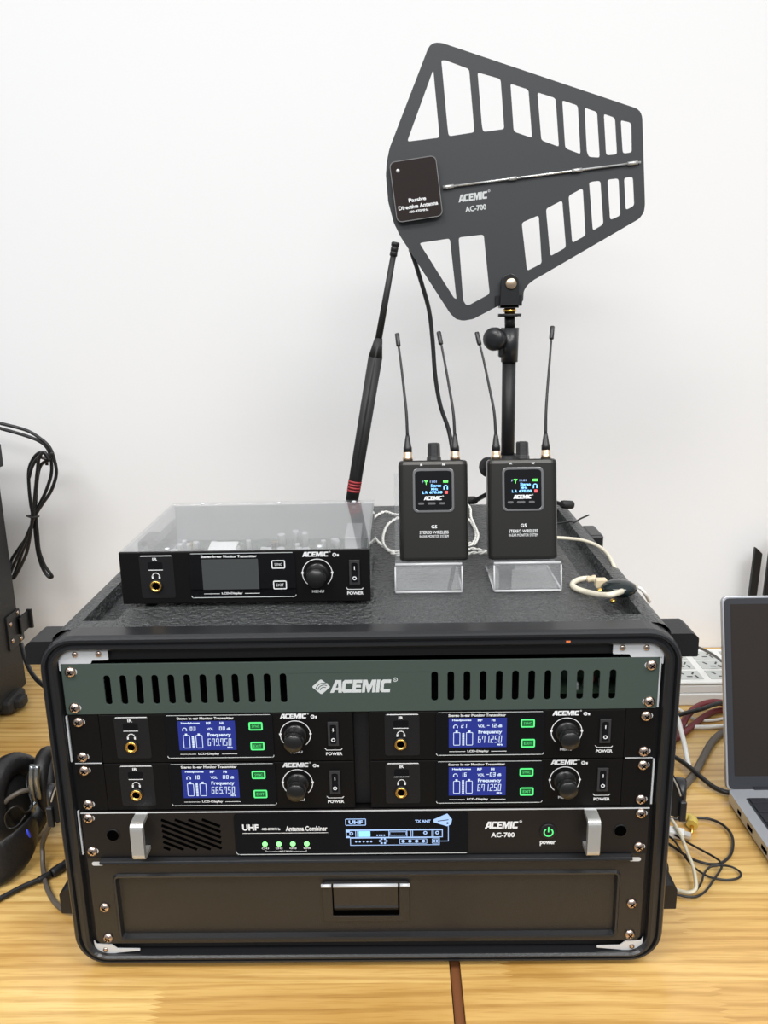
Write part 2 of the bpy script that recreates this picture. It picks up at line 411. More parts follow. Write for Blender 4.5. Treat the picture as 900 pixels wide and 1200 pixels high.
# tables: two tops side by side with a gap
def table(name, x0, x1, label, x0b, x1b):
    t = thing('wooden_table', label, 'table', (0, 0, 0))
    mb = MB()
    P = [(x0b, -135), (x1b, -135), (x1, wall_y(x1) - 2), (x0, wall_y(x0) - 2)]
    mb.plate(P, [], XY, -28, 0)
    mb.build('tabletop', WOOD, t, bevel=.6)
    if x0 > 0:
        mb = MB(); mb.box(x0 - 8.2, x0 - .2, -134, 640, -26, -5); lab(mb.build('edge_strip', M('brown_edge', (.17, .062, .022), .5), t), 'dark brown strip along the table edge in the gap')
    for lx in (x0 + 60 if x0 < -100 else x0 + 70, x1 - 60):
        for ly in (-90, 560):
            mb = MB(); mb.box(lx - 22, lx + 22, ly - 22, ly + 22, -750, -28, 2); mb.build('leg', WHITEP, t)
    return t
table('left', -1150, 72.0, 'left yellow pine table under most of the rack case, left of the gap', -1150, 71.9)
table('right', 81.2, 1250, 'right yellow pine table with the open laptop on it, right of the gap', 81.4, 1250)

# ------------------------------------------------------------------ rack case
case = thing('rack_case', 'large black moulded rack case standing on the wooden tables', 'equipment case', (0, 0, 0))
XO, ZT, ZB = 257, 314, 5
def ring(ins, y, r0=29):
    r = max(r0 - ins, 4); return [(a, y, b) for a, b in rrect(-XO + ins, XO - ins, ZB + ins * .58, ZT - ins * .86, r, 8)]
mb = MB()
mb.loft([ring(0, 16), ring(0, -1), ring(1.2, -4.5), ring(2.5, -6), ring(5, -6), ring(6.2, -3), ring(8, -3), ring(9, -6.5), ring(11.5, -6.5), ring(13.6, -4.5), ring(14, -3), ring(14, 16)], False, False, smooth=False)
rim = mb.build('front_rim', RIMB, case, bevel=0)
# body shell with grooves in its top
def body_prof(ins=0, groove=True):
    x, z0, z1, R = XO - 3 - ins, ZB + 3 + ins, ZT - 1 - ins, 16 - min(ins, 8)
    p = []
    for cx, cz, a0 in ((x - R, z0 + R, -90), (x - R, z1 - R, 0)):
        p += [(cx + R * math.cos(math.radians(a0 + 90 * k / 6)), cz + R * math.sin(math.radians(a0 + 90 * k / 6))) for k in range(7)]
    if groove:
        p += [(233, z1), (232, z1 - 13), (205, z1 - 13), (204, z1), (-204, z1), (-205, z1 - 13), (-232, z1 - 13), (-233, z1)]
    for cx, cz, a0 in ((-x + R, z1 - R, 90), (-x + R, z0 + R, 180)):
        p += [(cx + R * math.cos(math.radians(a0 + 90 * k / 6)), cz + R * math.sin(math.radians(a0 + 90 * k / 6))) for k in range(7)]
    return p
mb = MB()
P = body_prof(); mb.loft([[(a, y, b) for a, b in P] for y in (14, 424)], False, True)
P2 = body_prof(15, False); mb.loft([[(a, y, b) for a, b in P2] for y in (14, 414)], False, True)
for s in (-1, 1):
    for y0, y1 in ((14, 33), (392, 424)):
        x0, x1 = sorted((s * 204.2, s * 232.8)); mb.box(x0, x1, y0, y1, 299.5, 312.95)
mb.build('body', CASE, case)
mb = MB()                                     # inner lip above and below the opening, dark
mb.box(-212, 211, 3, 11, 291.5, 301); mb.build('inner_lip', BLACK, case)
mb = MB(); mb.box(-240, 240, 5, 11, 14, 22); mb.build('inner_lip', BLACK, case)
for s in (-1, 1):
    mb = MB(); x0, x1 = sorted((s * 215.5, s * 244)); mb.box(x0, x1, 2.4, 4.4, 22, 290)
    mb.build('mounting_rail', BLACK, case)
    for nm, o, scr in (('corner_bracket', rpoly([(s * 201.5, 301.2), (s * 234, 301.2), (s * 240, 298), (s * 242, 293), (s * 242, 284), (s * 240.8, 284), (s * 240.8, 289.9), (s * 216, 289.9), (s * 215, 292.6), (s * 201.5, 292.8)], 1), ((s * 228, 298.0, 2.5), (s * 209, 298.2, 2.5))),
                       ('corner_bracket', rpoly([(s * 241, 26.5), (s * 240.4, 19), (s * 236, 13.4), (s * 230, 11.6), (s * 221, 13.6), (s * 201, 15.6), (s * 201, 17.4), (s * 221, 17.8), (s * 226, 22.2), (s * 239, 22.6)], .6), ((s * 231.5, 17.0, 2.3),))):
        mb = MB(); mb.plate(o, [], XZ, -1.6, -.6); r = lab(mb.build(nm, STEEL, case), 'white metal corner bracket')
        for x, z, rr in scr:
            m2 = MB(); m2.lathe([(rr, 0), (rr * .9, .9), (rr * .4, 1.3)], (x, -1.6, z), (0, -1, 0), 14); m2.build('bracket_screw', SCREW, r)
    for z0, z1 in (((201.5, 243), (113, 155)) if s < 0 else ((245.5, 289), (157, 198.5))):
        mb = MB(); x0, x1 = (-242.2, -240.9) if s < 0 else (239.4, 240.8); mb.box(x0, x1, -.8, 1.3, z0, z1); lab(mb.build('rail_edge', STEEL, case), 'bright bare metal strip of the rack rail')
    mb = MB(); x0, x1 = sorted((s * 238.2, s * 216)); zc = 200.6
    mb.box(x0, x1, -2.3, -1.75, zc, zc + .6); lab(mb.build('rail_edge', STEEL, case), 'bright bare metal strip of the rack rail')
    for z0, z1, xo in ((285, 305, 273), (46, 70, 271.5)):
        mb = MB(); mb.plate(rpoly([(s * 250, z0), (s * xo, z0), (s * xo, z1 - 4), (s * (xo - 5), z1), (s * 250, z1)], 1.2), [], XZ, 9, 42); mb.build('bumper', BLACK, case, bevel=.8)
    mb = MB(); x0, x1 = sorted((s * 248, s * 264)); mb.box(x0, x1, 285, 330, 285, 309, 2.5); mb.build('bumper', RIMB, case)
    # butterfly latch on the side
    mb = MB(); mb.plate(rpoly([(s * 250, 184), (s * 258, 182), (s * 268, 166), (s * 271, 158), (s * 271, 140), (s * 268, 133), (s * 262, 136), (s * 250, 128)], 1.5), [], XZ, 14, 30)
    la = mb.build('latch', BLACK, case, bevel=.6)
    mb = MB(); mb.lathe([(9, 0), (11.5, 2), (11.5, 9), (9.5, 11)], (s * 270, 34, 148), (s * .95, -.3, 0), 22)
    mb.box(*sorted((s * 269, s * 275)), 11, 15, 131, 150, 1); mb.build('latch_knob', RIMB, la, bevel=.4)
    mb = MB(); mb.tube([(s * 258, 12.5, 178), (s * 262, 12, 172), (s * 266, 12, 164), (s * 269, 12, 156)], .8)
    lab(mb.build('latch_wire', SILVER, la), 'shiny metal latch wire')
for x in (-200, 200):
    for y in (40, 380):
        mb = MB(); mb.lathe([(14, 0), (15, 8.5)], (x, y, 0), (0, 0, 1), 18); mb.build('foot', RUBBER, case)
mb = MB(); mb.box(163, 166.5, -7, -6.3, 305.3, 306.6); mb.build('paint_speck', ORNG, case)

def rack_screw(parent, x, z, y=-0.2, slot=0):
    if slot:
        mb = MB(); mb.plate(rrect(x - 5.4 if slot < 0 else x - 3, x + 3 if slot < 0 else x + 5.4, z - 2.6, z + 2.6, 2.5, 5), [], XZ, y - .1, y)
        lab(mb.build('screw_slot', STEEL, parent), 'bright oval slot showing beside the screw')
    mb = MB()
    mb.lathe([(4.6, 0), (4.6, .5), (4.2, 1.5), (3.1, 2.4), (1.6, 2.9), (0.3, 3.0)], (x, y, z), (0, -1, 0), 18)
    for a in (0, 90):
        q = Matrix.Translation((x, y - 2.85, z)) @ Matrix.Rotation(math.radians(a + 40), 4, 'Y'); mb.mat = q
        mb.box(-2.3, 2.3, -.35, .5, -.42, .42, mi=1); mb.mat = None
    mb.build('rack_screw', [SCREW, DARKM], parent)

U = 44.45; ZR = 22.6
# ------------------------------------------------------------------ vent panel
vp = thing('vent_panel', 'green-grey slotted vent panel with a silver diamond logo across the rack top', 'rack panel', (0, 0, 0))
slots = []
for k in range(12):
    for x in (-204.6 + k * 12.96, 60.0 + k * 12.96):
        slots.append(rrect(x - 2.7, x + 2.7, 253.5, 279.5, 2.6, 4))
ovals = [rrect(x - 5, x + 5, z - 3, z + 3, 2.9, 4) for x in (-233, 233) for z in (ZR + 5 * U + 6.35, ZR + 5 * U + 38.1)]
mb = MB(); mb.plate(rpoly([(-240.5, 245.2), (239, 245.2), (239, 289.4), (-240.5, 289.4)], 1.5), slots, XZ, -1.6, 0)
mb.build('faceplate', GREEN, vp, bevel=.35)
mb = MB(); logo(mb, -24.5, 26.5, 262.0, 273.2, XZ, -1.75)

cx, cz = -31.5, 267.4                                       # diamond mark with three curved cuts
D = rpoly([(cx - 7.6, cz), (cx, cz - 6.8), (cx + 7.6, cz), (cx, cz + 6.8)], 1.4)
cuts = [arcband(cx + 2.2, cz - 3.4, r, r + .65, 60, 172, 10) for r in (2.7, 4.6, 6.4)]
cuts = [[(p[0], p[1]) for p in c] for c in cuts]
polyf(mb, D, cuts, XZ, -1.75)
mb.build('logo', INKS, vp)
for x in (-233, 233):
    for z in (ZR + 5 * U + 6.35, ZR + 5 * U + 38.1): rack_screw(vp, x - .3, z, -1.6, -1 if x > 0 else 1)
# a circuit module behind the vents
cm = thing('circuit_module', 'small red and silver circuit board seen through the right hand vent slots', 'circuit board', (0, 0, 0))
mb = MB(); mb.box(165, 225, 22, 80, 247, 249); mb.build('board', PCB, cm)
for x, z, c in ((178, 250, STEEL), (191, 258, CRED), (204, 262, STEEL), (190, 250, STEEL), (178, 264, CHIP), (203, 252, CAPM)):
    mb = MB(); mb.box(x - 3.5, x + 3.5, 24, 32, z - 1.5 if z > 250.6 else 249, z + 5, .5); mb.build('component', c, cm)

# ------------------------------------------------------------------ transmitters
def transmitter_front(t, y, dx, z, lit, ch='', vol='', freq='', x0=-2.5, x1=204.5, hgt=44.45, seed=0, k=1.0):
    """front face details; dx,z = origin of the face in the thing's space"""
    X = lambda a: dx + a * k
    Zz = lambda b: z + b * k
    fn = lambda a, b, d: (X(a), d, Zz(b))
    F = y
    mb = MB(); mb.plate(rrect(10, 38.5, 4.6, 42.6, 2, 3), [], fn, F - .35, F); mb.build('jack_plate', BLACK, t, bevel=.2)
    ink = MB(); d = F - .45
    text(ink, 'IR', 21.4, 25.3, 37.6, 40.2, fn, d, .03)
    ink.add([fn(a, b, d) for a, b in ((12, 42.2), (37, 42.2), (37.8, 41.4), (11.2, 41.4))], [(0, 1, 2, 3)])
    rectf(ink, 17.2, 29.4, 29.2, 29.8, fn, d)
    polyf(ink, arcband(23.2, 23.9, 2.6, 3.3, 0, 180, 12), [], fn, d)
    rectf(ink, 19.6, 21.0, 21.9, 24.4, fn, d); rectf(ink, 25.4, 26.8, 21.9, 24.4, fn, d)
    mb = MB(); mb.plate(rrect(17.2, 29.4, 30.4, 36.4, 1.2, 3), [], fn, F - .45, F - .2); mb.build('infrared_window', GLOSS, t)
    # jack socket
    mb = MB(); s_ = k
    mb.lathe([(5.6 * s_, 0), (5.6 * s_, 1.3), (4.9 * s_, 1.6)], (X(22.8), F - .3, Zz(15.6)), (0, -1, 0), 28, mi=0)
    mb.lathe([(4.9 * s_, 1.0), (4.9 * s_, 2.4), (4.3 * s_, 2.8), (3.4 * s_, 2.6), (3.1 * s_, 1.4), (.1, 1.3)], (X(22.8), F - .3, Zz(15.6)), (0, -1, 0), 28, mi=1)
    mb.lathe([(3.0 * s_, 0), (3.0 * s_, 1.6), (.1, 1.62)], (X(22.8), F - .3, Zz(15.6)), (0, -1, 0), 20, mi=2)
    mb.build('headphone_socket', [BLACK, GOLD, DARKM], t)
    # display glass
    gl = MB(); gl.plate(rrect(51.8, 140.2, 4.2, 43.8, 2.2, 4), [], fn, F - .9, F)
    g = gl.build('display_window', GLOSS, t)
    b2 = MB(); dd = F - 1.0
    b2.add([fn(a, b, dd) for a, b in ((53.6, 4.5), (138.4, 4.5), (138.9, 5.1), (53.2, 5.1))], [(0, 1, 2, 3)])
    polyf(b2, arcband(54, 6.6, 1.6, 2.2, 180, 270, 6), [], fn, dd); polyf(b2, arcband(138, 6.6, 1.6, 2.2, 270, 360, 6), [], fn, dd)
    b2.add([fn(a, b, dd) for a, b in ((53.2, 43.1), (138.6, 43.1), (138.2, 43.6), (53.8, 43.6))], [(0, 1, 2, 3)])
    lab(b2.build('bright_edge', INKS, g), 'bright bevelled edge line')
    text(ink, 'Stereo In-ear Monitor Transmitter', 62.0, 108.6, 39.6, 41.9, fn, dd, .03)
    text(ink, 'LCD-Display', 77.5, 95.0, 7.0, 9.4, fn, dd, .03)
    rectf(ink, 62.6, 75.8, 7.9, 8.35, fn, dd); rectf(ink, 97, 109.6, 7.9, 8.35, fn, dd)
    sc = MB(); rectf(sc, 62.3, 109.4, 11.9, 38.3, fn, dd); s = sc.build('lcd_screen', LCDB if lit else LCDO, g)
    if lit:
        L = MB(); e = dd - .1
        text(L, 'Headphones', 65.2, 80.6, 35.2, 37.4, fn, e, .04); text(L, 'RF', 85.8, 89.6, 35.2, 37.4, fn, e, .04); text(L, 'Hi', 97, 100, 35.2, 37.4, fn, e, .04)
        polyf(L, arcband(67.8, 30.6, 1.3, 1.9, 0, 180, 10), [], fn, e); rectf(L, 65.9, 66.7, 29.4, 30.8, fn, e); rectf(L, 68.9, 69.7, 29.4, 30.8, fn, e)
        seg7_at(L, ch, 72.2, 29.6, 1.9, 3.6, .55, .8, fn, e)
        text(L, 'VOL', 86, 91.6, 29.8, 32.2, fn, e, .03); seg7_at(L, vol, 103.2 - 2.9 * len(vol) - 1.2, 29.7, 2.0, 3.4, .55, .75, fn, e); text(L, 'dB', 102.4, 105.6, 29.8, 32.2, fn, e, .03)
        text(L, 'Frequency', 86.4, 105.6, 23.4, 27.4, fn, e, .03)
        seg7_at(L, freq, 86.0, 16.0, 2.3, 6.3, .5, 1.05, fn, e)
        text(L, 'MHz', 102, 106.4, 13.4, 15.0, fn, e, .04)
        for bx in (66.0, 76.4):
            framef(L, bx, bx + 5.6, 13.8, 25.6, .5, fn, e, 0, .8); rectf(L, bx + 1.8, bx + 3.6, 25.6, 27.1, fn, e)
        for q in range(8 if seed % 2 == 0 else 9): rectf(L, 73.2, 75.0, 13.8 + q * 1.42, 14.9 + q * 1.42, fn, e)
        L.build('lcd_symbols', LCDW, s)
    # buttons
    for nm, a0, a1, b0, b1 in (('SYNC', 120.6, 132.0, 29.6, 37.0), ('EXIT', 121.2, 132.6, 11.6, 19.2)):
        mb = MB(); o = rrect(a0, a1, b0, b1, 1.2, 3); mb.plate(o, [], fn, F - 1.5, F - .6); bt = mb.build('button', BTNG if lit else GLOSS, t, bevel=.15)
        L = MB(); framef(L, a0, a1, b0, b1, 1.15 if lit else .9, fn, F - 1.6, 0, 1.2); L.build('button_rim', GRNL if lit else INK, bt)
        L = MB(); text(L, nm, a0 + 2.5, a1 - 2.5, b0 + 2.6, b1 - 2.6, fn, F - 1.62, .0); L.build('button_text', GRN if lit else INK, bt)
    # logo and ring
    logo(ink, 146.2, 168.6, 39.2, 43.4, fn, F - .15)
    polyf(ink, arcband(173.0, 40.6, .9, 1.7, 0, 340, 12), [], fn, F - .15); rectf(ink, 173.0, 175.2, 40.3, 40.9, fn, F - .15); rectf(ink, 175.2, 176.6, 39.2, 41.2, fn, F - .15)
    polyf(ink, arcband(158.3, 24.6, 12.1, 12.75, -48, 228, 40), [], fn, F - .15)
    for a in (0, 180):
        polyf(ink, circ(158.3 + 12.4 * math.cos(math.radians(a)), 25.2, 1.05, 10), [], fn, F - .16)
    text(ink, 'MENU', 153.4, 163.4, 7.6, 10.0, fn, F - .15, .03)
    text(ink, 'POWER', 182.8, 196.4, 5.4, 8.2, fn, F - .15, .03)
    ink.add([fn(a, b, F - .15) for a, b in ((183.2, 10.0), (195.4, 10.0), (196.6, 11.6), (196.0, 11.6), (195.0, 10.5), (183.6, 10.5), (182.4, 11.9), (181.8, 11.9))], [tuple(range(8))])
    ink.build('lettering', INK, t)
    # knob
    mb = MB(); kc = (X(158.3), F, Zz(24.6))
    mb.lathe([(9.2 * s_, 0), (9.2 * s_, 1.5), (8.4 * s_, 2.2), (8.0 * s_, 2.4), (7.9 * s_, 8), (7.6 * s_, 8.4), (7.6 * s_, 9), (7.9 * s_, 9.4), (7.7 * s_, 15.5), (7.0 * s_, 16.6), (.2, 16.8)], kc, (0, -1, 0), 36)
    mb.build('menu_knob', M('knob_black', (.008, .008, .008), .3) if 'knob_black' not in bpy.data.materials else bpy.data.materials['knob_black'], t)
    # rocker switch
    mb = MB(); mb.plate([(185.0, 14.8), (193.8, 14.8), (193.8, 36.0), (185.0, 36.0)], [rrect(186.9, 191.9, 17.2, 33.6, 1.5, 3)], fn, F - 1.6, F)
    sw = mb.build('power_switch', M('switch_frame', (.03, .03, .032), .4) if 'switch_frame' not in bpy.data.materials else bpy.data.materials['switch_frame'], t, bevel=.25)
    mb = MB(); loops = []
    for b, dp in ((17.4, -2.6), (25.2, -1.4), (33.4, -2.0)):
        loops.append([fn(187.1, b, F - .2), fn(187.1, b, F + dp), fn(191.7, b, F + dp), fn(191.7, b, F - .2)])
    mb.loft(loops, True, True); mb.build('rocker', GLOSS, sw)
    mb = MB(); rectf(mb, 189.1, 189.8, 27.8, 30.8, fn, F - 1.85)
    mb.add([fn(a, b, F - 2.5) for a, b in circ(189.4, 20.6, 1.7, 16) + circ(189.4, 20.6, .95, 16)], [(q, (q + 1) % 16, 16 + (q + 1) % 16, 16 + q) for q in range(16)])
    mb.build('switch_mark', INK, sw)

def seg7_at(mb, s, x, z, wd, h, t, gap, fn, d, sh=.06):
    for ch in s:
        if ch == '.':
            rectf(mb, x - gap * .55, x - gap * .55 + t * 1.1, z, z + t * 1.2, fn, d); x += t * .5; continue
        for q in SEG.get(ch, ''):
            bx = {'a': (0, wd, h - t, h), 'g': (0, wd, h / 2 - t / 2, h / 2 + t / 2), 'd': (0, wd, 0, t), 'f': (0, t, h / 2, h), 'b': (wd - t, wd, h / 2, h), 'e': (0, t, 0, h / 2), 'c': (wd - t, wd, 0, h / 2)}[q]
            polyf(mb, [(x + a + sh * b, z + b) for a, b in ((bx[0], bx[2]), (bx[1], bx[2]), (bx[1], bx[3]), (bx[0], bx[3]))], [], fn, d)
        x += wd + gap

units = [
    (0, 5, '03', '00', '679.750', 'black half-width transmitter showing 679.750, upper left of the rack'),
    (0, 4, '10', '00', '665.750', 'black half-width transmitter showing 665.750, lower left of the rack'),
    (1, 5, '21', '-12', '671.250', 'black half-width transmitter showing 671.250 and channel 21, directly under the vent panel'),
    (1, 4, '16', '-03', '671.250', 'black half-width transmitter showing 671.250 and channel 16, above the rack combiner'),
]
for i, (side, n, ch, vol, fr, lb) in enumerate(units):
    z = ZR + (n - 1) * U
    t = thing('wireless_transmitter', lb, 'transmitter', (0, 0, 0), group='lit transmitters mounted in the rack')
    dx = -212.5 if side == 0 else 9.0
    mb = MB(); mb.box(dx - 2.5, dx + 205.5, -1.5, 165, z + .4, z + 43.9, .5); mb.build('chassis', PANEL, t)
    xs = (-238.2, -215.2) if side == 0 else (214.7, 238.2)
    mb = MB(); mb.plate(rpoly([(xs[0], z + .4), (xs[1], z + .4), (xs[1], z + 43.9), (xs[0], z + 43.9)], .6), [], XZ, -1.6, 0)
    ear = mb.build('rack_ear', PANEL, t, bevel=.2)
    for b in (6.35, 38.1): rack_screw(ear, -231.5 if side == 0 else 231.0, z + b, -1.6, 1 if True else 0)
    # thin bright edge of the rail beside the ear
    transmitter_front(t, -1.5, dx, z, True, ch, vol, fr, seed=i)
mb = MB(); mb.box(-7, 6.4, 6, 160, ZR + 3 * U, ZR + 5 * U - .5, .5)
tag(mb.build('joining_plate', BLACK, None), 'black joining plate in the gap between the left and right rack transmitters', 'bracket')

# ------------------------------------------------------------------ antenna combiner
cb = thing('antenna_combiner', 'black rack antenna combiner with silver handles and four green lights', 'antenna combiner', (0, 0, 0))
z = ZR + 2 * U
mb = MB(); mb.box(-238.5, 238.5, -2.6, 0, z + .5, z + 43.6, .3)
fp = mb.build('faceplate', COMB, cb)
mb = MB(); mb.box(-214, 214, 0, 200, z + 1, z + 43); mb.build('chassis', PANEL, cb)
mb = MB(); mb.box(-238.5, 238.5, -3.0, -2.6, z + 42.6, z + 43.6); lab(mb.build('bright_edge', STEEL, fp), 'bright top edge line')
F = -2.7
v = MB()                                                      # slanted vent slots, flat shapes with their inner shade as black colour
x0, x1, zz0, zz1 = -171, -121.5, 118.5, 147.5
for k in range(-4, 6):
    # lines through (x, z) with slope -0.46
    b = 147.5 - k * 5.3; pts = []
    for xx, zz in ((x0, b), (x1, b - .46 * (x1 - x0))): pts.append([xx, zz])
    (xa, za), (xb, zb) = pts
    if za > zz1: xa = x0 + (za - zz1) / .46; za = zz1
    if zb < zz0: xb = x0 + (b - zz0) / .46; zb = zz0
    if xb - xa < 4: continue
    dxn, dzn = .5, 1.15
    polyf(v, [(xa - dxn, za - dzn), (xb - dxn, zb - dzn), (xb + dxn, zb + dzn), (xa + dxn, za + dzn)], [], XZ, F - .02)
v.build('vent_slots', DARKM, cb)
for x in (-213.3, 215.4):
    mb = MB(); mb.lathe([(6.2, 0), (5.9, .4), (5.0, .3)], (x, F, 133), (0, -1, 0), 24); mb.build('hole_rim', BLACK, cb)
    mb = MB(); mb.lathe([(5.2, 0), (5.1, .35)], (x, F, 133), (0, -1, 0), 24); mb.build('panel_hole', DARKM, cb)  # shallow black disc, the shade of the hole put into its colour
for x in (-187.0, 189.2):
    mb = MB(); zc = 137.0; yo = -20
    o = rpoly([(-2.7, zc - 17.2), (yo, zc - 17.2), (yo, zc + 17.2), (-2.7, zc + 17.2)], 6, 5)
    o = [(-2.7, zc - 17.2)] + o[6:18] + [(-2.7, zc + 17.2)] + [(-2.7, zc + 13.6)] + rpoly([(-2.7, zc + 13.6), (yo + 5, zc + 13.6), (yo + 5, zc - 13.6), (-2.7, zc - 13.6)], 3, 5)[6:18] + [(-2.7, zc - 13.6)]
    mb.plate(o, [], YZ, x - 5.2, x + 5.2)
    lab(mb.build('handle', SILVER, cb, bevel=.7), 'brushed silver pull handle')
# display glass
mb = MB(); mb.plate(rpoly([(-109.5, 113.2), (87.6, 113.2), (87.6, 152.4), (-109.5, 152.4)], 3), [], XZ, -3.6, -2.6)
g = mb.build('display_window', GLOSS, cb)
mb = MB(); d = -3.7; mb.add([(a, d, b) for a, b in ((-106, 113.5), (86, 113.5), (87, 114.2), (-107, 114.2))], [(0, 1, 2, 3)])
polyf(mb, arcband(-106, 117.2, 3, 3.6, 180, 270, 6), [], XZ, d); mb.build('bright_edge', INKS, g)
ink = MB()
text(ink, 'UHF', -102.6, -89.0, 137.0, 143.0, XZ, d, .04); text(ink, '400-870MHz', -86.5, -70.5, 137.2, 139.6, XZ, d, .03)
text(ink, 'Antenna Combiner', -66, -31, 136.2, 141.0, XZ, d, .03); rectf(ink, -102.6, -30.5, 134.2, 134.7, XZ, d)
for k in range(4):
    x = -84.3 + k * 11.83; text(ink, 'CH%d' % (k + 1), x - 2.9, x + 2.9, 118.9, 120.7, XZ, d, .02)
for a, b in ((-83.5, -72), (-61, -49.5)): rectf(ink, a, b, 116.5, 116.8, XZ, d)
rectf(ink, -83.8, -83.5, 116.5, 118, XZ, d); rectf(ink, -49.5, -49.2, 116.5, 118, XZ, d)
text(ink, 'INPUT SIGNAL', -72, -61, 116.0, 117.5, XZ, d, .02)
logo(ink, 101.5, 130.5, 136.2, 143.0, XZ, F - .1); text(ink, 'AC-700', 106.8, 126.8, 127.8, 132.6, XZ, F - .1, .03)
text(ink, 'power', 148.2, 161.4, 119.4, 124.2, XZ, F - .1, .03)
ink.build('lettering', INK, cb)
for k in range(4):
    x = -84.3 + k * 11.83; mb = MB(); mb.lathe([(2.3, 0), (2.1, .5), (1.2, .8), (.1, .9)], (x, -3.6, 123.9), (0, -1, 0), 16)
    lab(mb.build('indicator_light', LEDG, cb), 'lit green indicator light')
mb = MB(); mb.lathe([(7.2, 0), (7.2, .6), (6.8, 1.0), (6, 1.2), (.1, 1.2)], (154.9, F, 133.4), (0, -1, 0), 28); pb = mb.build('power_button', BLACK, cb)
mb = MB(); polyf(mb, arcband(154.9, 133.0, 3.1, 4.2, 125, 415, 24), [], XZ, F - 1.3); rectf(mb, 154.4, 155.4, 133.2, 138.2, XZ, F - 1.32)
lab(mb.build('power_symbol', GRNL, pb), 'glowing green power symbol')
# the pictogram screen
S = MB(); e = -3.75
framef(S, -15.6, 1.8, 141.0, 147.6, .7, XZ, e, 0, .9); text(S, 'UHF', -12.8, -1.0, 142.5, 146.1, XZ, e, .05)
text(S, 'TX ANT', 43, 56, 143.2, 146.0, XZ, e, .04)
polyf(S, [(58.5, 146.2), (70, 151.8), (74.0, 146.2), (73.2, 141.6), (70, 139.6), (58.5, 143.6)], [[(62, 144.9), (71, 146.2), (71, 145.4), (62, 144.2)], circ(70.2, 142.6, 1.0, 8)], XZ, e)
framef(S, -15.4, 66.2, 129.2, 137.2, .7, XZ, e); framef(S, -12.0, 63.6, 121.8, 129.3, .6, XZ, e)
rectf(S, -15.4, 66.2, 135.9, 137.2, XZ, e - .02); rectf(S, -15.4, -12, 129.2, 131, XZ, e - .02); rectf(S, -15.4, -12, 134.5, 136, XZ, e - .02)
for x, zc in ((-10.8, 133.4), (51.5, 133.6), (61.6, 133.6)): S.add([(a, e, b) for a, b in circ(x, zc, 1.7, 12) + circ(x, zc, .8, 12)], [(q, (q + 1) % 12, 12 + (q + 1) % 12, 12 + q) for q in range(12)])
for x in (-7.4, -6.0, 20.6, 35.8, 39.2, 40.6, 56.8, 58.0): rectf(S, x, x + .55, 130, 136, XZ, e)
framef(S, 21.4, 35.6, 131.2, 135.0, .45, XZ, e)
for k in range(4): rectf(S, 10.5 + k * 2, 11.5 + k * 2, 130.8, 132.2, XZ, e)
for k in range(5): polyf(S, circ(-7.0 + k * 3.2, 125.6, .9, 8), [], XZ, e)
for k in range(6): polyf(S, circ(16 + 2.8 * math.cos(k * PI / 3), 126 + 2.3 * math.sin(k * PI / 3), 1.0, 8), [], XZ, e)
framef(S, 29.6, 53, 123.2, 128.0, .5, XZ, e, 0, .5)
for k in range(4): polyf(S, circ(32.8 + k * 5.7, 125.6, 1.5, 10), [], XZ, e)
framef(S, 57.2, 63, 123.2, 128.0, .5, XZ, e, 0, .5); rectf(S, 58.4, 59.8, 124.4, 126.8, XZ, e); rectf(S, 60.6, 62, 124.4, 126.8, XZ, e)
rectf(S, 63.6, 71.2, 125.2, 125.8, XZ, e); rectf(S, 70.6, 71.2, 125.2, 141, XZ, e)
lab(S.build('pictogram', OLED, g), 'glowing blue-white pictogram of a receiver and antenna')
mb = MB(); rectf(mb, -4.6, 5.2, 130.2, 135.6, XZ, e); mb.build('pictogram_window', CYAN, g)
for x in (-232.5, 231.5):
    for b in (6.35, 38.1): rack_screw(cb, x, z + b, -2.6, 1)

# ------------------------------------------------------------------ drawer
dr = thing('rack_storage_unit', 'black steel rack drawer with a central flip latch at the case bottom', 'rack storage', (0, 0, 0))
fn = XZ
mb = MB()
mb.plate([(-235, 22.9), (235, 22.9), (238.5, 27), (238.5, 110.8), (-238.5, 110.8), (-238.5, 27)], [rrect(-216.5, 216.5, 28.6, 92.5, 4, 4)], XZ, -1.4, .6)
fp = mb.build('faceplate', DRAWER, dr, bevel=.5)
mb = MB()                                                     # raised folded ledge above the front
mb.loft([[(x, -1.4, 111.2), (x, -6.5, 109.8), (x, -7.2, 107.8), (x, -5.5, 106.2), (x, -1.4, 105.4)] for x in (-226, 226)], True, True)
mb.build('top_ledge', RIMB, fp, bevel=.4)
mb = MB()
o = rrect(-216.5, 216.5, 28.6, 92.5, 4, 4)
def inset(q, r): return rrect(-216.5 + q, 216.5 - q, 28.6 + q, 92.5 - q, r, 4)
mb.loft([[(a, -1.4, b) for a, b in inset(-1.6, 5)], [(a, -3.6, b) for a, b in inset(-.4, 4.4)], [(a, -3.2, b) for a, b in inset(1.2, 3)], [(a, 2.0, b) for a, b in inset(2.6, 2)]], False, False)
mb.build('recess_rim', RIMB, fp)
mb = MB(); mb.plate(inset(2.4, 2), [], XZ, 1.6, 4); front = mb.build('drawer_front', DRAWER, dr)
mb = MB(); mb.plate(rrect(-37.5, 37.5, 43.5, 83.5, 3, 3), [rrect(-29.2, 28.8, 48.8, 81.5, 1.5, 2)], XZ, -.6, 1.6); lp = mb.build('latch_plate', DRAWER, front, bevel=.4)
mb = MB(); mb.box(-29.2, 28.8, 1.0, 1.6, 48.8, 81.5); mb.build('latch_recess', DARKM, front)
mb = MB(); mb.loft([[(x, .8, 80.6), (x, -2.6, 80.2), (x, -2.2, 77.8), (x, -1.0, 60), (x, -1.8, 58.2), (x, .8, 54)] for x in (-28.0, 27.6)], True, True); mb.build('flip_handle', DRAWER, front, bevel=.3)
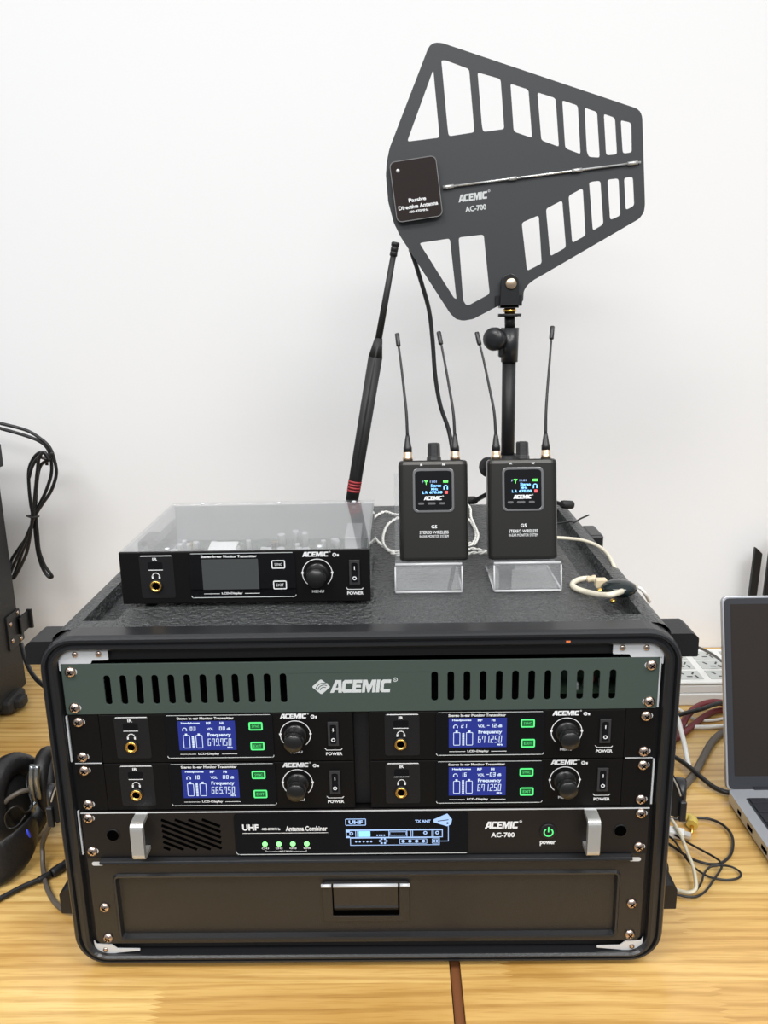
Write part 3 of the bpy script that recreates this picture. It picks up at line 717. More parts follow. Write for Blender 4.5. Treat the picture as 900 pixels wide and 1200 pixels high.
for xa, xb, rr in ((-38.5, -29.8, 1.5), (29.4, 38.1, 1.5), (-28, 27.6, 1.6)):
    mb = MB(); mb.cyl((xa, -1.8, 80.8), (xb, -1.8, 80.8), rr, n=12); lab(mb.build('hinge_pin', STEEL, front), 'shiny hinge pin along the latch top')
mb = MB(); mb.box(-212, 212, 4, 330, 24, 104); mb.build('drawer_box', PANEL, dr)
for x in (-229.5, 229.5):
    mb = MB(); mb.plate(rrect(x - 5, x + 5, 102.6, 106.4, 1.8, 3), [], XZ, -1.6, -1.4); lab(mb.build('screw_slot', STEEL, dr), 'empty bright oval screw slot')
    for b in (6.35, 38.1): rack_screw(dr, x + (1.5 if x < 0 else -.5), ZR + b + (0 if b > 10 else .5), -1.5)

# ------------------------------------------------------------------ transmitter on the case, clear lid
H = 313.0
tt = thing('wireless_transmitter', 'switched-off transmitter with clear lid and visible circuit board on top of the case', 'transmitter', (-207.5, 62, H), group=None)
W_, D_, HH = 215.5, 183, 47
mb = MB(); mb.box(0, W_, 0, 4, 3.6, HH + 3.4, .8); fpl = mb.build('front_panel', PANEL, tt)
mb = MB(); mb.box(1, W_ - 1, 4, D_, 3.6, 5.2); mb.box(1, W_ - 1, D_ - 1.2, D_, 5, HH); mb.build('chassis', M('grey_steel', (.50, .51, .52), .4, metal=.5), tt)
mb = MB()
mb.box(0.4, W_ - .4, 1, D_, HH + 1.0, HH + 3.6, .4); mb.box(.4, 2.4, 4, D_, 5.3, HH + 1); mb.box(W_ - 2.4, W_ - .4, 4, D_, 5.3, HH + 1); 
mb.build('clear_lid', LID, tt)
for x, y in ((40, 8), (172, 8), (34, D_ - 9), (115, D_ - 9), (194, D_ - 9)):
    mb = MB(); mb.lathe([(2.4, 0), (2.2, .9), (.8, 1.4)], (x, y, HH + 3.6), (0, 0, 1), 14); lab(mb.build('lid_screw', STEEL, tt), 'small lid screw')
bd = MB(); bd.box(8, W_ - 8, 14, D_ - 8, 9, 10.6); bd = bd.build('circuit_board', PCB, tt)
random.seed(3)
for k in range(34):
    x = random.uniform(18, 180); y = random.uniform(60, D_ - 24); r = random.choice((2.5, 3.2, 4.0)); h = random.choice((7, 9, 12, 16))
    mb = MB(); mb.lathe([(r, 0), (r, h * .9), (r * .92, h), (r * .8, h - .3), (.1, h - .3)], (x, y, 10.6), (0, 0, 1), 14)
    mb.build('capacitor', CAPM, bd)
for k in range(22):
    x = random.uniform(18, 185); y = random.uniform(50, D_ - 24); a = random.uniform(3, 9); b = random.uniform(3, 7)
    mb = MB(); mb.box(x - a / 2, x + a / 2, y - b / 2, y + b / 2, 10.6, 10.6 + random.uniform(1.5, 4)); mb.build('chip', random.choice((CHIP, CHIP, GOLD, CAPM)), bd)
mb = MB(); mb.box(188, 204, 95, 150, 10.6, 34, .6); mb.box(190, 202, 70, 92, 10.6, 20, .6); mb.build('transformer', CAPM, bd)
mb = MB(); mb.loft([[(x, 60, 28), (x, 66, 34), (x, 80, 36), (x, 96, 30), (x, 96, 29.6), (x, 80, 35.5), (x, 66, 33.5), (x, 60, 27.5)] for x in (62, 88)], True, True)
mb.box(64, 86, 60, 96, 10.6, 27.4, .5)
lab(mb.build('ribbon_cable', PAPER, bd), 'white curved ribbon cable')
for x in (20, W_ - 20):
    for y in (14, D_ - 16):
        mb = MB(); mb.lathe([(5, 0), (5.5, 3.6)], (x, y, 0), (0, 0, 1), 14); mb.build('foot', RUBBER, tt)
transmitter_front(tt, 0, 7.0, 4.2, False, k=1.03)
mb = MB(); mb.cyl((188, D_, 26), (188, D_ + 12, 26), 5, n=16); mb.cyl((188, D_ + 10, 26), (188, D_ + 22, 26), 6.5, n=16); mb.box(182, 194, D_ + 14, D_ + 26, 20, 34, 1.5)
mb.build('antenna_socket', ROSE, tt)

# ------------------------------------------------------------------ whip antenna behind it
B0 = Vector((-207.5 + 188, 62 + D_ + 20, H + 30)); B1 = onY(413, 583, B0.y); B2 = onY(441, 412, B0.y); B3 = onY(463.5, 285, B0.y)
wa = thing('whip_antenna', 'tall black stick antenna with red bands rising behind the clear-lidded transmitter', 'antenna', B0)
ax = (B2 - B1).normalized(); ax2 = (B3 - B2).normalized(); Lw = (B2 - B1)
base = B1 - ax * 18 - B0
mb = MB(); mb.tube([(0, 0, 2), base * .5 + Vector((0, 0, 3)), base + ax * 4], 5.5, n=14); mb.build('connector', BLACK, wa)
mb = MB(); mb.cyl(base, B2 - B0 - ax * 6, 6.9, 7.4, n=24); mb.cyl(B2 - B0 - ax * 6, B2 - B0 + ax2 * 14, 7.4, 4.0, n=24); mb.build('grip', RUBBER, wa)
for k in range(4):
    p = B1 - B0 + ax * (7 + k * 3.3); mb = MB(); mb.cyl(p, p + ax * 2.3, 7.35, n=24); lab(mb.build('band', RED, wa), 'dark red band')
mb = MB(); mb.cyl(B2 - B0 + ax2 * 12, B3 - B0 - ax2 * 8, 3.7, 2.9, n=18); mb.build('rod', RUBBER, wa)
mb = MB(); p = B3 - B0 - ax2 * 13
mb.lathe([(3.2, 0), (3.9, .5), (3.9, 4), (3.4, 4.6), (3.9, 5.2), (3.9, 9), (3.3, 9.5), (4.2, 10), (4.3, 13), (3.2, 14)], p, ax2, 18); mb.build('tip', BLACK, wa)

# ------------------------------------------------------------------ bodypacks on acrylic stands
def bodypack(px0, lx, idx):
    # stand -----------------------------------------------------
    sx0, sx1 = px0
    yb = 90
    st = thing('acrylic_stand', 'clear acrylic stand holding the %s bodypack receiver' % ('left' if idx == 0 else 'right'), 'display stand', ((sx0 + sx1) / 2, yb, H), group='clear acrylic bodypack stands')
    hw = (sx1 - sx0) / 2; T = 2.6
    def sheet(p, a0=-hw, a1=hw):        # p: list of (y,z) centre line, thick T
        mb = MB(); top = []; bot = []
        for i, q in enumerate(p):
            a = Vector(p[max(i - 1, 0)]); b = Vector(p[min(i + 1, len(p) - 1)]); n = (b - a).normalized(); n = Vector((-n.y, n.x)) * T / 2
            top.append((q[0] + n.x, q[1] + n.y)); bot.append((q[0] - n.x, q[1] - n.y))
        mb.plate(top + bot[::-1], [], YZ, a0, a1, mi=1, ms=0); return mb
    sheet([(70, 1.5), (2, 1.5), (.8, 2.6), (5.5, 23.8), (7.5, 25.2), (30, 19.8), (32.8, 22), (51, 100)]).build('bent_sheet', [ACRY, ACRE], st)
    for by, bz in ((-.9, 1.7), (5.4, 25.6)):
        mb = MB(); mb.cyl((-hw, by, bz), (hw, by, bz), 1.1, n=8); mb.build('bend_highlight', ACRE, st)  # added milky rod, a painted highlight along the bend
    for bx in (-hw, hw):
        mb = MB(); mb.tube([(bx, -1.0, 2.4), (bx, 3.9, 24.2)], .8, n=6); mb.build('edge_highlight', ACRE, st)  # added milky rods, painted highlights along the sheet edges
        mb = MB(); mb.tube([(bx, 2, 1.9), (bx, 70, 1.9)], .9, n=6); mb.build('edge_highlight', ACRE, st)
    # pack ------------------------------------------------------
    tilt = math.radians(-13)
    bp = thing('bodypack_receiver', 'black bodypack receiver on the %s clear stand, %s' % (('left', 'beside the switched-off transmitter') if idx == 0 else ('right', 'in front of the antenna pole')), 'bodypack', (lx, 112 - 13.5, 0), (tilt, 0, 0), group='black bodypack receivers on clear stands')
    bp.location.z = (H + 25.5) * MM; bp.location.y = (yb + 18.5) * MM
    W2, HB, DB = 31.3, 90.5, 20
    def sect(z, ins=0):
        w2 = W2 - ins; d0, d1 = -DB / 2 + ins, DB / 2 - ins
        return [(a, b, z) for a, b in rrect(-w2, w2, d0, d1, 5.5, 5)]
    body_m = MB(); body_m.loft([sect(0, 1.6), sect(1.2, .4), sect(3, .1), sect(HB - 4, 0), sect(HB - 1.2, .5), sect(HB, 2)], True, True, smooth=False)
    body = body_m.build('body', PACK, bp)
    f = -DB / 2
    mb = MB(); mb.plate(rrect(-18.6, 18.6, 43.5, 83, 4.5, 4), [rrect(-16.4, 16.4, 45.5, 80.6, 3.2, 4)], XZ, f - .8, f + .4); mb.build('window_bezel', M('bezel', (.20, .20, .205), .25, metal=.7) if 'bezel' not in bpy.data.materials else bpy.data.materials['bezel'], bp, bevel=.35)
    mb = MB(); mb.plate(rrect(-16.4, 16.4, 45.5, 80.6, 3.2, 4), [], XZ, f - .3, f + .3); g = mb.build('display_window', GLOSS, bp)
    d = f - .4
    for nm, mat, items in (('screen_text_blue', CYAN, [('L R', -9.8, -5.2, 60.4, 62.8), ('Stereo', -2.4, 7, 66.4, 69.0), ('MHz', -2, 4, 63.4, 65.6), ('670.00', -3.6, 8.0, 60.4, 62.8)]),):
        mb = MB()
        for s_, a, b, c, e in items: text(mb, s_, a, b, c, e, XZ, d, .03)
        polyf(mb, arcband(11.0, 66, 1.4, 2.1, 0, 180, 8), [], XZ, d); rectf(mb, 9, 10, 64, 66.2, XZ, d); rectf(mb, 12, 13, 64, 66.2, XZ, d)
        mb.build('screen_symbols', mat, g)
    mb = MB(); rectf(mb, 8.8, 13.2, 70.2, 72.4, XZ, d); mb.add([(a, d, b) for a, b in ((-8.4, 72.4), (-4.6, 72.4), (-6.5, 70))], [(0, 1, 2)]); rectf(mb, -6.8, -6.2, 68.4, 71, XZ, d); mb.build('screen_battery', GRNE, g)
    mb = MB(); text(mb, '11:01', -3, 3.0, 70.2, 72.2, XZ, d, .02); text(mb, 'F', -10.2, -8.8, 70.2, 72.0, XZ, d, .02); mb.build('screen_clock', OLED, g)
    mb = MB(); rectf(mb, 10.2, 12.8, 60.2, 62.8, XZ, d); mb.build('screen_mark', REDE, g)
    ink = MB(); logo(ink, -8.8, 8.0, 54.6, 58.2, XZ, d)
    text(ink, 'G5', -2.4, 2.9, 29.2, 32.2, XZ, f - .1, .02); text(ink, 'STEREO WIRELESS', -13, 13, 24.2, 27.0, XZ, f - .1, .01); text(ink, 'IN-EAR MONITOR SYSTEM', -13, 13, 20.8, 23.2, XZ, f - .1, .0)
    text(ink, 'IR', -11.6, -9.4, 85.6, 87.3, XZ, f - .1, .03); text(ink, 'RF', 8.2, 11, 85.6, 87.3, XZ, f - .1, .03)
    ink.build('lettering', INK, bp)
    for x in (-11.6, -2.2, 7.4):
        mb = MB(); mb.plate(rrect(x - (2.6 if x != -2.2 else 3.6) + .4, x + (2.6 if x != -2.2 else 3.6) + .4, 50.6, 52.6, .8, 3), [], XZ, f - .5, f - .3); mb.build('soft_key', M('soft_key', (.10, .10, .105), .4) if 'soft_key' not in bpy.data.materials else bpy.data.materials['soft_key'], g)
    mb = MB(); mb.lathe([(6.8, 0), (6.6, 3), (6.0, 4), (5.8, 15), (5.0, 16.2), (.1, 16.4)], (1.2, -1, HB - .2), (0, 0, 1), 6, smooth=False); mb.build('volume_knob', RIMB, bp, bevel=.5)
    bends = ([(-22.5, -29.4, 109), (20.5, 9.5, 110)], [(-22.5, -35.5, 109), (22.5, 30.0, 113)])[idx]
    for j, (ax_, tx, tz) in enumerate(bends):
        mb = MB(); mb.lathe([(4.6, 0), (4.6, 3.6), (4.1, 4), (4.1, 7.6), (3.4, 8.2)], (ax_, -1, HB), (0, 0, 1), 18); con = mb.build('antenna_connector', ROSE, bp)
        mb = MB(); z0 = HB + 7.5
        mid = ((ax_ * .62 + tx * .38), 2, z0 + 58)
        mb.lathe([(3.9, 0), (3.9, 4.5), (3.3, 6), (2.2, 13), (1.6, 16)], (ax_, -1, z0), (0, 0, 1), 16)
        mb.tube([(ax_, -1, z0 + 14), ((ax_ * .9 + tx * .1), -.5, z0 + 36), mid, ((ax_ * .28 + tx * .72), 4, z0 + 82), (tx, 6, z0 + tz - 10)], lambda t: 1.45 - .45 * t, 10)
        dv = Vector(((tx - ax_) * .28, 2, 18)).normalized(); p = Vector((tx, 6, z0 + tz - 11))
        mb.lathe([(2.0, 0), (2.1, .6), (2.1, 11.4), (1.7, 12)], p, dv, 12)
        mb.build('antenna', CBLACK, con)
    return bp
bodypack((29.4, 89.2), 64.8, 0)
bodypack((118, 177.8), 145.0, 1)

# ------------------------------------------------------------------ antenna stand (desk tripod on the case) and paddle antenna
YA = 372
pb_ = onY(594.5, 560, YA); pt = onY(597.5, 374, YA); hub = Vector((pb_.x, YA, H))
sd = thing('antenna_stand', 'black metal tripod pole stand on the rear of the case carrying the flat antenna', 'stand', hub)
def rel(p): return Vector(p) - hub
top = rel(pt); low = Vector((top.x * -.02, 0, 40)); dirp = (top - low).normalized()
mb = MB(); mb.cyl(low, rel(onY(596.5, 420, YA)), 8.0, n=24); mb.build('pole', BLACK, sd)
a = rel(onY(596.8, 424, YA)); b = rel(onY(597.6, 384, YA))
mb = MB(); mb.cyl(a, b, 9.8, 10.4, n=28); mb.box(a.x - 13, a.x - 5, -5, 5, (a.z + b.z) / 2 - 14, (a.z + b.z) / 2 + 14, 1.5); cl = mb.build('clamp_collar', RIMB, sd)
kc = rel(onY(580, 397, YA)); mb = MB(); mb.lathe([(4, -14), (4, -2), (12.5, 0), (13.4, 3), (13.4, 9), (12, 12), (6, 14), (.1, 14.3)], (kc.x + 2, -2, kc.z), (-.55, -.83, 0.0), 24); mb.build('clamp_knob', RIMB, cl)
mb = MB(); mb.cyl(b, rel(onY(597.2, 370, YA)), 6, n=20); c = rel(onY(597.2, 371, YA)); mb.cyl(c, c + Vector((0, 0, 3.2)), 13.5, n=28); mb.build('top_flange', BLACK, sd)
c2 = c + Vector((0, 0, 3.2)); mb = MB(); mb.lathe([(6, 0), (6, 2), (7.6, 2.2), (7.6, 5), (6.6, 5.4), (6.6, 7)], c2, (0, 0, 1), 24); lab(mb.build('brass_thread', GOLD, sd), 'brass thread adapter')
mb = MB(); kc = rel(onY(571, 546, YA)); mb.lathe([(11, 0), (12.4, 3), (12.4, 8), (11, 11), (.1, 12)], (kc.x + 5, -4, kc.z), (-.7, -.7, 0), 20); mb.cyl((kc.x + 5, -4, kc.z), (low.x, 0, kc.z), 4, n=12)
mb.cyl((low.x, 0, kc.z - 16), (low.x, 0, kc.z + 14), 11, n=24); mb.build('lower_collar', BLACK, sd)
foot_r = rel(onZ(665, 594, H + 4)); hubz = rel(onY(594, 566, YA)).z
ang = math.atan2(foot_r.y, foot_r.x); rr = foot_r.xy.length
mb = MB(); mb.cyl((low.x, 0, 14), (low.x, 0, 44), 10.5, 9.5, n=20); mb.build('tripod_hub', BLACK, sd)
for k in range(3):
    an = ang + k * 2 * PI / 3; r_ = rr if k == 0 else rr * .95
    e = Vector((math.cos(an) * r_, math.sin(an) * r_, 4.5))
    if YA + e.y > 418: e *= (416 - YA) / e.y; e.z = 4.5
    s = Vector((low.x + math.cos(an) * 8, math.sin(an) * 8, 34)); dv = (e - s); nrm = Vector((-math.sin(an), math.cos(an), 0)); upv = dv.normalized().cross(nrm)
    mb = MB(); mb.loft([[p + nrm * sx * 5 + upv * sz * 2.2 for sx, sz in ((-1, -1), (1, -1), (1, 1), (-1, 1))] for p in (s, e)], True, True)
    lg = mb.build('leg', BLACK, sd, bevel=.8)
    mb = MB(); q = e - dv.normalized() * 9; mb.lathe([(4.5, 0), (5.2, 3), (5.2, 14), (4.0, 16)], (q.x, q.y, max(q.z, 5.6)), (dv.x, dv.y, min(dv.z, 0) * .3), 14); mb.build('rubber_foot', RUBBER, lg)

pa = thing('directional_antenna', 'large flat dark grey paddle antenna with window cut-outs on the pole', 'antenna', (0, YA, 0))
A2 = lambda u, v: (lambda p: (p.x, p.z))(onY(u, v, YA))
def C1(x, y): return (430 + x / 2.5714, 30 + y / 2.5703)
out_px = [(183, 72), (192, 58), (206, 52), (226, 53), (812, 250), (824, 261), (829, 278), (837, 540), (834, 562), (820, 582), (500, 768), (483, 782), (472, 800), (470, 832), (440, 838), (400, 842), (320, 884), (290, 889), (268, 884), (250, 866), (100, 634), (80, 592), (64, 530), (57, 450), (60, 410), (68, 370)]
outer = [A2(*C1(*p)) for p in out_px]
holes_px = [
    [(200, 132), (219, 338), (121, 350)],
    [(224, 104), (238, 104), (308, 130), (324, 322), (246, 334), (242, 300)],
    [(333, 140), (403, 160), (414, 312), (350, 321), (346, 300)],
    [(432, 174), (487, 192), (498, 339), (442, 320)],
    [(513, 200), (569, 218), (579, 366), (525, 346)],
    [(588, 224), (636, 240), (644, 388), (597, 370)],
    [(655, 246), (694, 260), (702, 398), (668, 396), (662, 380)],
    [(713, 265), (748, 277), (754, 388), (720, 391)],
    [(764, 284), (797, 292), (799, 382), (770, 386)],
    [(158, 655), (250, 641), (270, 824), (262, 820)],
    [(276, 638), (352, 629), (370, 808), (302, 845), (290, 830)],
    [(466, 594), (518, 571), (527, 716), (482, 739)],
    [(539, 552), (589, 526), (600, 668), (552, 695)],
    [(607, 513), (651, 489), (659, 632), (618, 655)],
    [(669, 474), (678, 470), (704, 467), (713, 598), (680, 618)],
    [(724, 464), (759, 460), (764, 572), (732, 586)],
    [(774, 459), (802, 455), (806, 542), (779, 556)],
]
holes = [rpoly([A2(*C1(*p)) for p in h], 3.0, 3) for h in holes_px]
mb = MB(); mb.plate(rpoly(outer, 1.5, 1), holes, XZ, -1.2, 1.2)
mb.build('antenna_panel', ANT, pa, bevel=.35)
# label box, tilted along the antenna axis
def frame2(c, ang_):
    ca, sa = math.cos(ang_), math.sin(ang_); return lambda a, b, d: (c[0] + a * ca - b * sa, d, c[1] + a * sa + b * ca)
c = A2(*C1(148, 496)); g2 = frame2(c, math.radians(7.2))
mb = MB(); mb.plate(rrect(-26.0, 26.0, -32, 32, 6, 5), [], g2, -8.5, -1.2); lbx = mb.build('label_box', M('dark_gloss_plate', (.022, .015, .014), .12), pa, bevel=.8)
mb = MB(); framef(mb, -26.0, 26.0, -32, 32, .9, g2, -8.62, 0, 6); mb.build('box_edge', M('grey_edge', (.16, .16, .16), .4), lbx)
mb = MB(); text(mb, 'Passive', -10, 9.5, -12.6, -8.4, g2, -8.7, .03); text(mb, 'Directive Antenna', -22.2, 22, -19.4, -15.0, g2, -8.7, .03); text(mb, '400-870MHz', -11.4, 10.6, -24.0, -21.4, g2, -8.7, .03)
mb.build('lettering', INK, lbx)
mb = MB(); mb.lathe([(2.2, 0), (2.0, .6), (.2, .8)], g2(-17.5, 21.8, -8.5), (0, -1, 0), 14); mb.build('box_screw', SILVER, lbx)
p0, p1 = A2(*C1(228, 489)), A2(*C1(822, 413)); P0 = Vector((p0[0], -3.6, p0[1])); P1 = Vector((p1[0], -3.6, p1[1]))
mb = MB(); mb.cyl(P0, P1, 1.25, n=12); rodo = mb.build('centre_rod', M('polished_rod', (.8, .8, .78), .2, metal=.8), pa)
for t0, t1 in ((.0, .055), (.335, .375), (.655, .705), (.935, .985)):
    mb = MB(); a = P0.lerp(P1, t0); b = P0.lerp(P1, t1); mb.cyl(a, b, 2.1, n=12); q = (a + b) / 2; mb.cyl(q, (q.x, -1, q.z), 1.5, n=10); mb.build('rod_clip', SILVER, rodo)
c = A2(*C1(325, 520)); g3 = frame2(c, math.radians(6.5))
ink = MB(); logo(ink, -18.6, 15.2, -2.2, 5.6, g3, -1.35); text(ink, 'AC-700', -12.0, 11.6, -13.6, -7.6, g3, -1.35, .03); ink.build('lettering', INKS, pa)
# mounting fork
c = A2(*C1(428, 778)); bot = A2(*C1(430, 850))
mb = MB()
o = [(c[0] - 11, bot[1]), (c[0] + 10.5, bot[1])] + [(c[0] + 10.0 * math.cos(math.radians(q)), c[1] + 1 + 10.0 * math.sin(math.radians(q))) for q in range(0, 181, 20)]
mb.plate(o, [], XZ, -9.5, -1.3)
mb.plate([(c[0] - 16, bot[1] + 2), (c[0] + 15, bot[1] + 2), (c[0] + 15, bot[1] + 14), (c[0] - 16, bot[1] + 14)], [], XZ, -3.5, -1.3)
mb.plate(o, [], XZ, 1.3, 9.5); mb.plate([(c[0] - 11, bot[1] - 0.2), (c[0] + 10.5, bot[1] - .2), (c[0] + 10.5, bot[1] + 3), (c[0] - 11, bot[1] + 3)], [], XZ, -9.5, 9.5)
fk = mb.build('mounting_fork', RIMB, pa, bevel=.7)
mb = MB(); mb.lathe([(6.2, 0), (6.2, 1.6), (5.2, 2.4), (.2, 2.6)], (c[0] + 1, -9.5, c[1]), (0, -1, 0), 24); lab(mb.build('brass_bolt', ROSE, fk), 'round brass bolt')

def cable(name, pts, r, mat, label, cat='cable', group=None, n=8, **kw):
    o = MB(); o.tube(pts, r, n=n, **kw); o = o.build(name, mat)
    return tag(o, label, cat, group)
Yc = 380
cable('antenna_cable', [onY(481, 292, Yc), onY(486, 306, Yc), onY(495, 335, Yc + 3), onY(503, 365, Yc + 5), onY(507, 400, Yc + 5), onY(510, 440, Yc + 3), onY(516, 475, Yc), onY(526, 505, Yc - 4), onY(532, 540, Yc - 12), onY(536, 570, Yc), onZ(540, 593, H + 3)], 2.6, CBLACK, 'black coaxial cable dropping from the paddle antenna to behind the left bodypack', n=10)

# ------------------------------------------------------------------ earphone cables and monitor on the case top
def twisted(name, pts, label, parent=None, cat='earphone cable'):
    o = MB(); P = [Vector(p) for p in pts]
    dense = []; Q = [P[0] * 2 - P[1]] + P + [P[-1] * 2 - P[-2]]
    for i in range(1, len(Q) - 2):
        for k in range(10):
            t = k / 10; a, b, c, d = Q[i - 1:i + 3]
            dense.append(.5 * ((2 * b) + (c - a) * t + (2 * a - 5 * b + 4 * c - d) * t * t + (-a + 3 * b - 3 * c + d) * t ** 3))
    L_ = 0
    st = [[], []]
    for i, p in enumerate(dense):
        if i: L_ += (p - dense[i - 1]).length
        t = (dense[min(i + 1, len(dense) - 1)] - dense[max(i - 1, 0)]).normalized(); s = t.cross(Vector((0, 0, 1)))
        s = s.normalized() if s.length > .1 else Vector((1, 0, 0)); u_ = s.cross(t)
        for j in (0, 1):
            a = L_ * .42 + j * PI; st[j].append(p + (s * math.cos(a) + u_ * math.sin(a)) * .95)
    for j in (0, 1): o.tube(st[j], .95, 6, spline=False)
    o = o.build(name, CWHITE, parent)
    return tag(o, label, cat) if not parent else o
zt = H + 2.6
w1 = thing('earphone_cable', 'white twisted earphone cable looped on the case left of the left bodypack', 'earphone cable', (0, 0, 0))
twisted('wire_loop', [onZ(u, v, zt + e) for u, v, e in ((478, 604, 6), (463, 603, 2), (450, 600, 0), (439, 606, 0), (434, 616, 0), (437, 627, 0), (445, 637, 0), (456, 645, 0), (468, 647, 0), (480, 645, 0))], '', w1)
twisted('wire_loop', [onZ(u, v, zt + 2 + e) for u, v, e in ((482, 600, 2), (468, 606, 2), (456, 613, 0), (450, 624, 0), (449, 636, 0), (455, 645, 2), (466, 650, 0), (478, 650, 0))], '', w1)
w2 = thing('earphone_cable', 'white twisted earphone cable bunched on the case between the two bodypacks', 'earphone cable', (0, 0, 0))
twisted('wire_loop', [onZ(u, v, zt + e) for u, v, e in ((545, 606, 0), (552, 612, 0), (557, 622, 0), (557, 632, 0), (551, 637, 0), (543, 634, 0))], '', w2)
twisted('wire_loop', [onZ(u, v, zt + 2 + e) for u, v, e in ((546, 590, 4), (551, 596, 2), (552, 606, 0), (557, 618, 0), (560, 628, 0), (556, 637, 0), (547, 639, 0))], '', w2)
twisted('wire_loop', [onZ(u, v, zt + e) for u, v, e in ((544, 645, 0), (552, 643, 0), (560, 644, 0), (567, 646, 0), (576, 645, 0))], '', w2)
twisted('wire_loop', [onZ(u, v, zt + e) for u, v, e in ((544, 650, 0), (553, 648, 0), (562, 648, 0), (570, 647, 0), (578, 648, 0))], '', w2)

ie = thing('in_ear_monitor', 'clear hooked in-ear monitor with black shell lying at the case right edge', 'earphone', onZ(715, 690, H))
O = onZ(715, 690, H)
def rz(u, v, e=2.0): return onZ(u, v, H + e) - O
mb = MB(); mb.tube([rz(699, 680, 5), rz(690, 678, 4), rz(680, 679, 3.5), rz(673, 682, 3), rz(671, 686, 3), rz(676, 690, 3), rz(688, 694, 4), rz(703, 697, 8), rz(716, 697, 12), rz(726, 694, 9), rz(736, 690, 5), rz(745, 687.5, 4)], 2.6, 10)
lab(mb.build('ear_hook', CREAM, ie), 'cream translucent ear hook')
mb = MB(); mb.tube([rz(745, 687.5, 4), rz(751, 690, 2), rz(756, 696, -3), rz(761, 705, -14)], 1.5, 8); mb.build('wire', CWHITE, ie)
mb = MB()
loops = []
for k in range(9):
    a = -PI / 2 + PI * k / 8; r_ = math.cos(a); zc = 7 + 7.5 * math.sin(a)
    loops.append([(14 * max(r_, .02) * math.cos(q * PI / 8) * (1 + .15 * math.cos(q * PI / 4)) + 3, 15 * max(r_, .02) * math.sin(q * PI / 8) - 17, zc - .5) for q in range(16)])
mb.loft(loops, True, True, smooth=True); shell = mb.build('shell', M('smoked_shell', (.005, .010, .010), .1), ie)
for dx_, dy_, dz_ in (rz(703, 690, 9), rz(727, 688, 9), rz(718, 702.5, 6)):
    mb = MB(); mb.lathe([(2.2, 0), (2.2, 1.6), (1.4, 2.4), (.1, 2.6)], (dx_, dy_, dz_ - 2), (0, -.4, 1), 12); mb.build('gold_dot', GOLD, shell)
mb = MB(); q0 = rz(694, 680, 5); q1 = rz(704, 683, 9)
mb.lathe([(2.6, 0), (3.2, 1), (2.6, 2), (3.2, 3), (2.6, 4), (3.4, 5), (3.4, 8)], rz(688, 679.5, 4.5), (1, -.1, .2), 12); mb.box(q1.x - 5, q1.x + 5, q1.y - 4, q1.y + 4, q1.z - 4, q1.z + 4, 1)
lab(mb.build('wire_plug', M('pale_clear_plug', (.6, .5, .34), .2), ie), 'pale gold pin plug')
cable('earphone_wire', [onZ(650, 630, H + 4), onZ(665, 631, H + 2), onZ(682, 633, H + 2), onZ(697, 638, H + 2), onZ(708, 645, H + 1.5), onZ(715, 654, H + 1), onZ(720, 664, H - 1), onZ(725, 672, H - 12)], 1.9, CREAM, 'cream wire running from behind the right bodypack over the case edge')
cable('zip_tie', [onZ(650, 614, H + 2), onZ(662, 612, H + 2), onZ(670, 611, H + 2), onZ(673, 612, H + 3), onZ(680, 608, H + 5), onZ(690, 603.5, H + 8)], 1.0, CBLACK, 'thin black cable tie tail beside the rear right groove of the case', 'cable tie')

# ------------------------------------------------------------------ speaker at the left
SX, SY1 = -534, 536
sp = thing('speaker_cabinet', 'tall black speaker cabinet cut off by the left picture edge', 'speaker', (SX - 160, 400, 0))
def sp_l(x, y, z): return (x - (SX - 160), y - 400, z)
mb = MB(); mb.box(-170, 160, -190, SY1 - 400, 16, 392, 3); cab = mb.build('cabinet', FELT, sp)
# corner foot sticking out at the rear right
mb = MB(); mb.box(128, 172, SY1 - 478, SY1 - 428, 4, 26, 6); mb.box(140, 182, SY1 - 468, SY1 - 445, 8, 24, 4)
mb.build('corner_foot', RUBBER, sp)
for x, y in ((-150, -170), (140, -170), (-150, 110), (120, 110)):
    mb = MB(); mb.lathe([(14, 0), (15, 16.5)], (x, y, 0), (0, 0, 1), 16); mb.build('foot', RUBBER, sp)
# hinge plate on the side face
def sf(u, v):
    d = ray(u, v); t = (SX - CAM.x) / d.x; p = CAM + d * t; return p
q = [sf(5, 724), sf(20, 712), sf(27, 748), sf(10, 764)]
mb = MB(); mb.plate(rpoly([(p.y - 400, p.z) for p in q], 4), [], YZ, 160, 163); hp = mb.build('hinge_plate', BLACK, sp, bevel=.4)
for u, v in ((18, 718), (10, 732), (12.5, 751), (22.5, 748)):
    p = sf(u, v); mb = MB(); mb.lathe([(3.6, 0), (3.2, 1.2), (.4, 2)], (163, p.y - 400, p.z), (1, 0, 0), 14); mb.build('plate_screw', SCREW, hp)
p0, p1 = sf(18, 724), sf(22, 742)
mb = MB(); mb.box(163, 168, p0.y - 402, p0.y - 398 + 4, p1.z, p0.z, 1); mb.box(163, 171, p0.y - 372, p0.y - 367, p1.z - 2, p0.z + 2, 1); mb.box(163, 167, p0.y - 402, p0.y - 367, p1.z, p0.z, 1); mb.build('hinge_bracket', BLACK, hp)
p = sf(0, 556); mb = MB(); mb.box(160, 168, SY1 - 400 - 14, SY1 - 400 + 2, 352, 385, 2); mb.build('corner_guard', BLACK, cab)

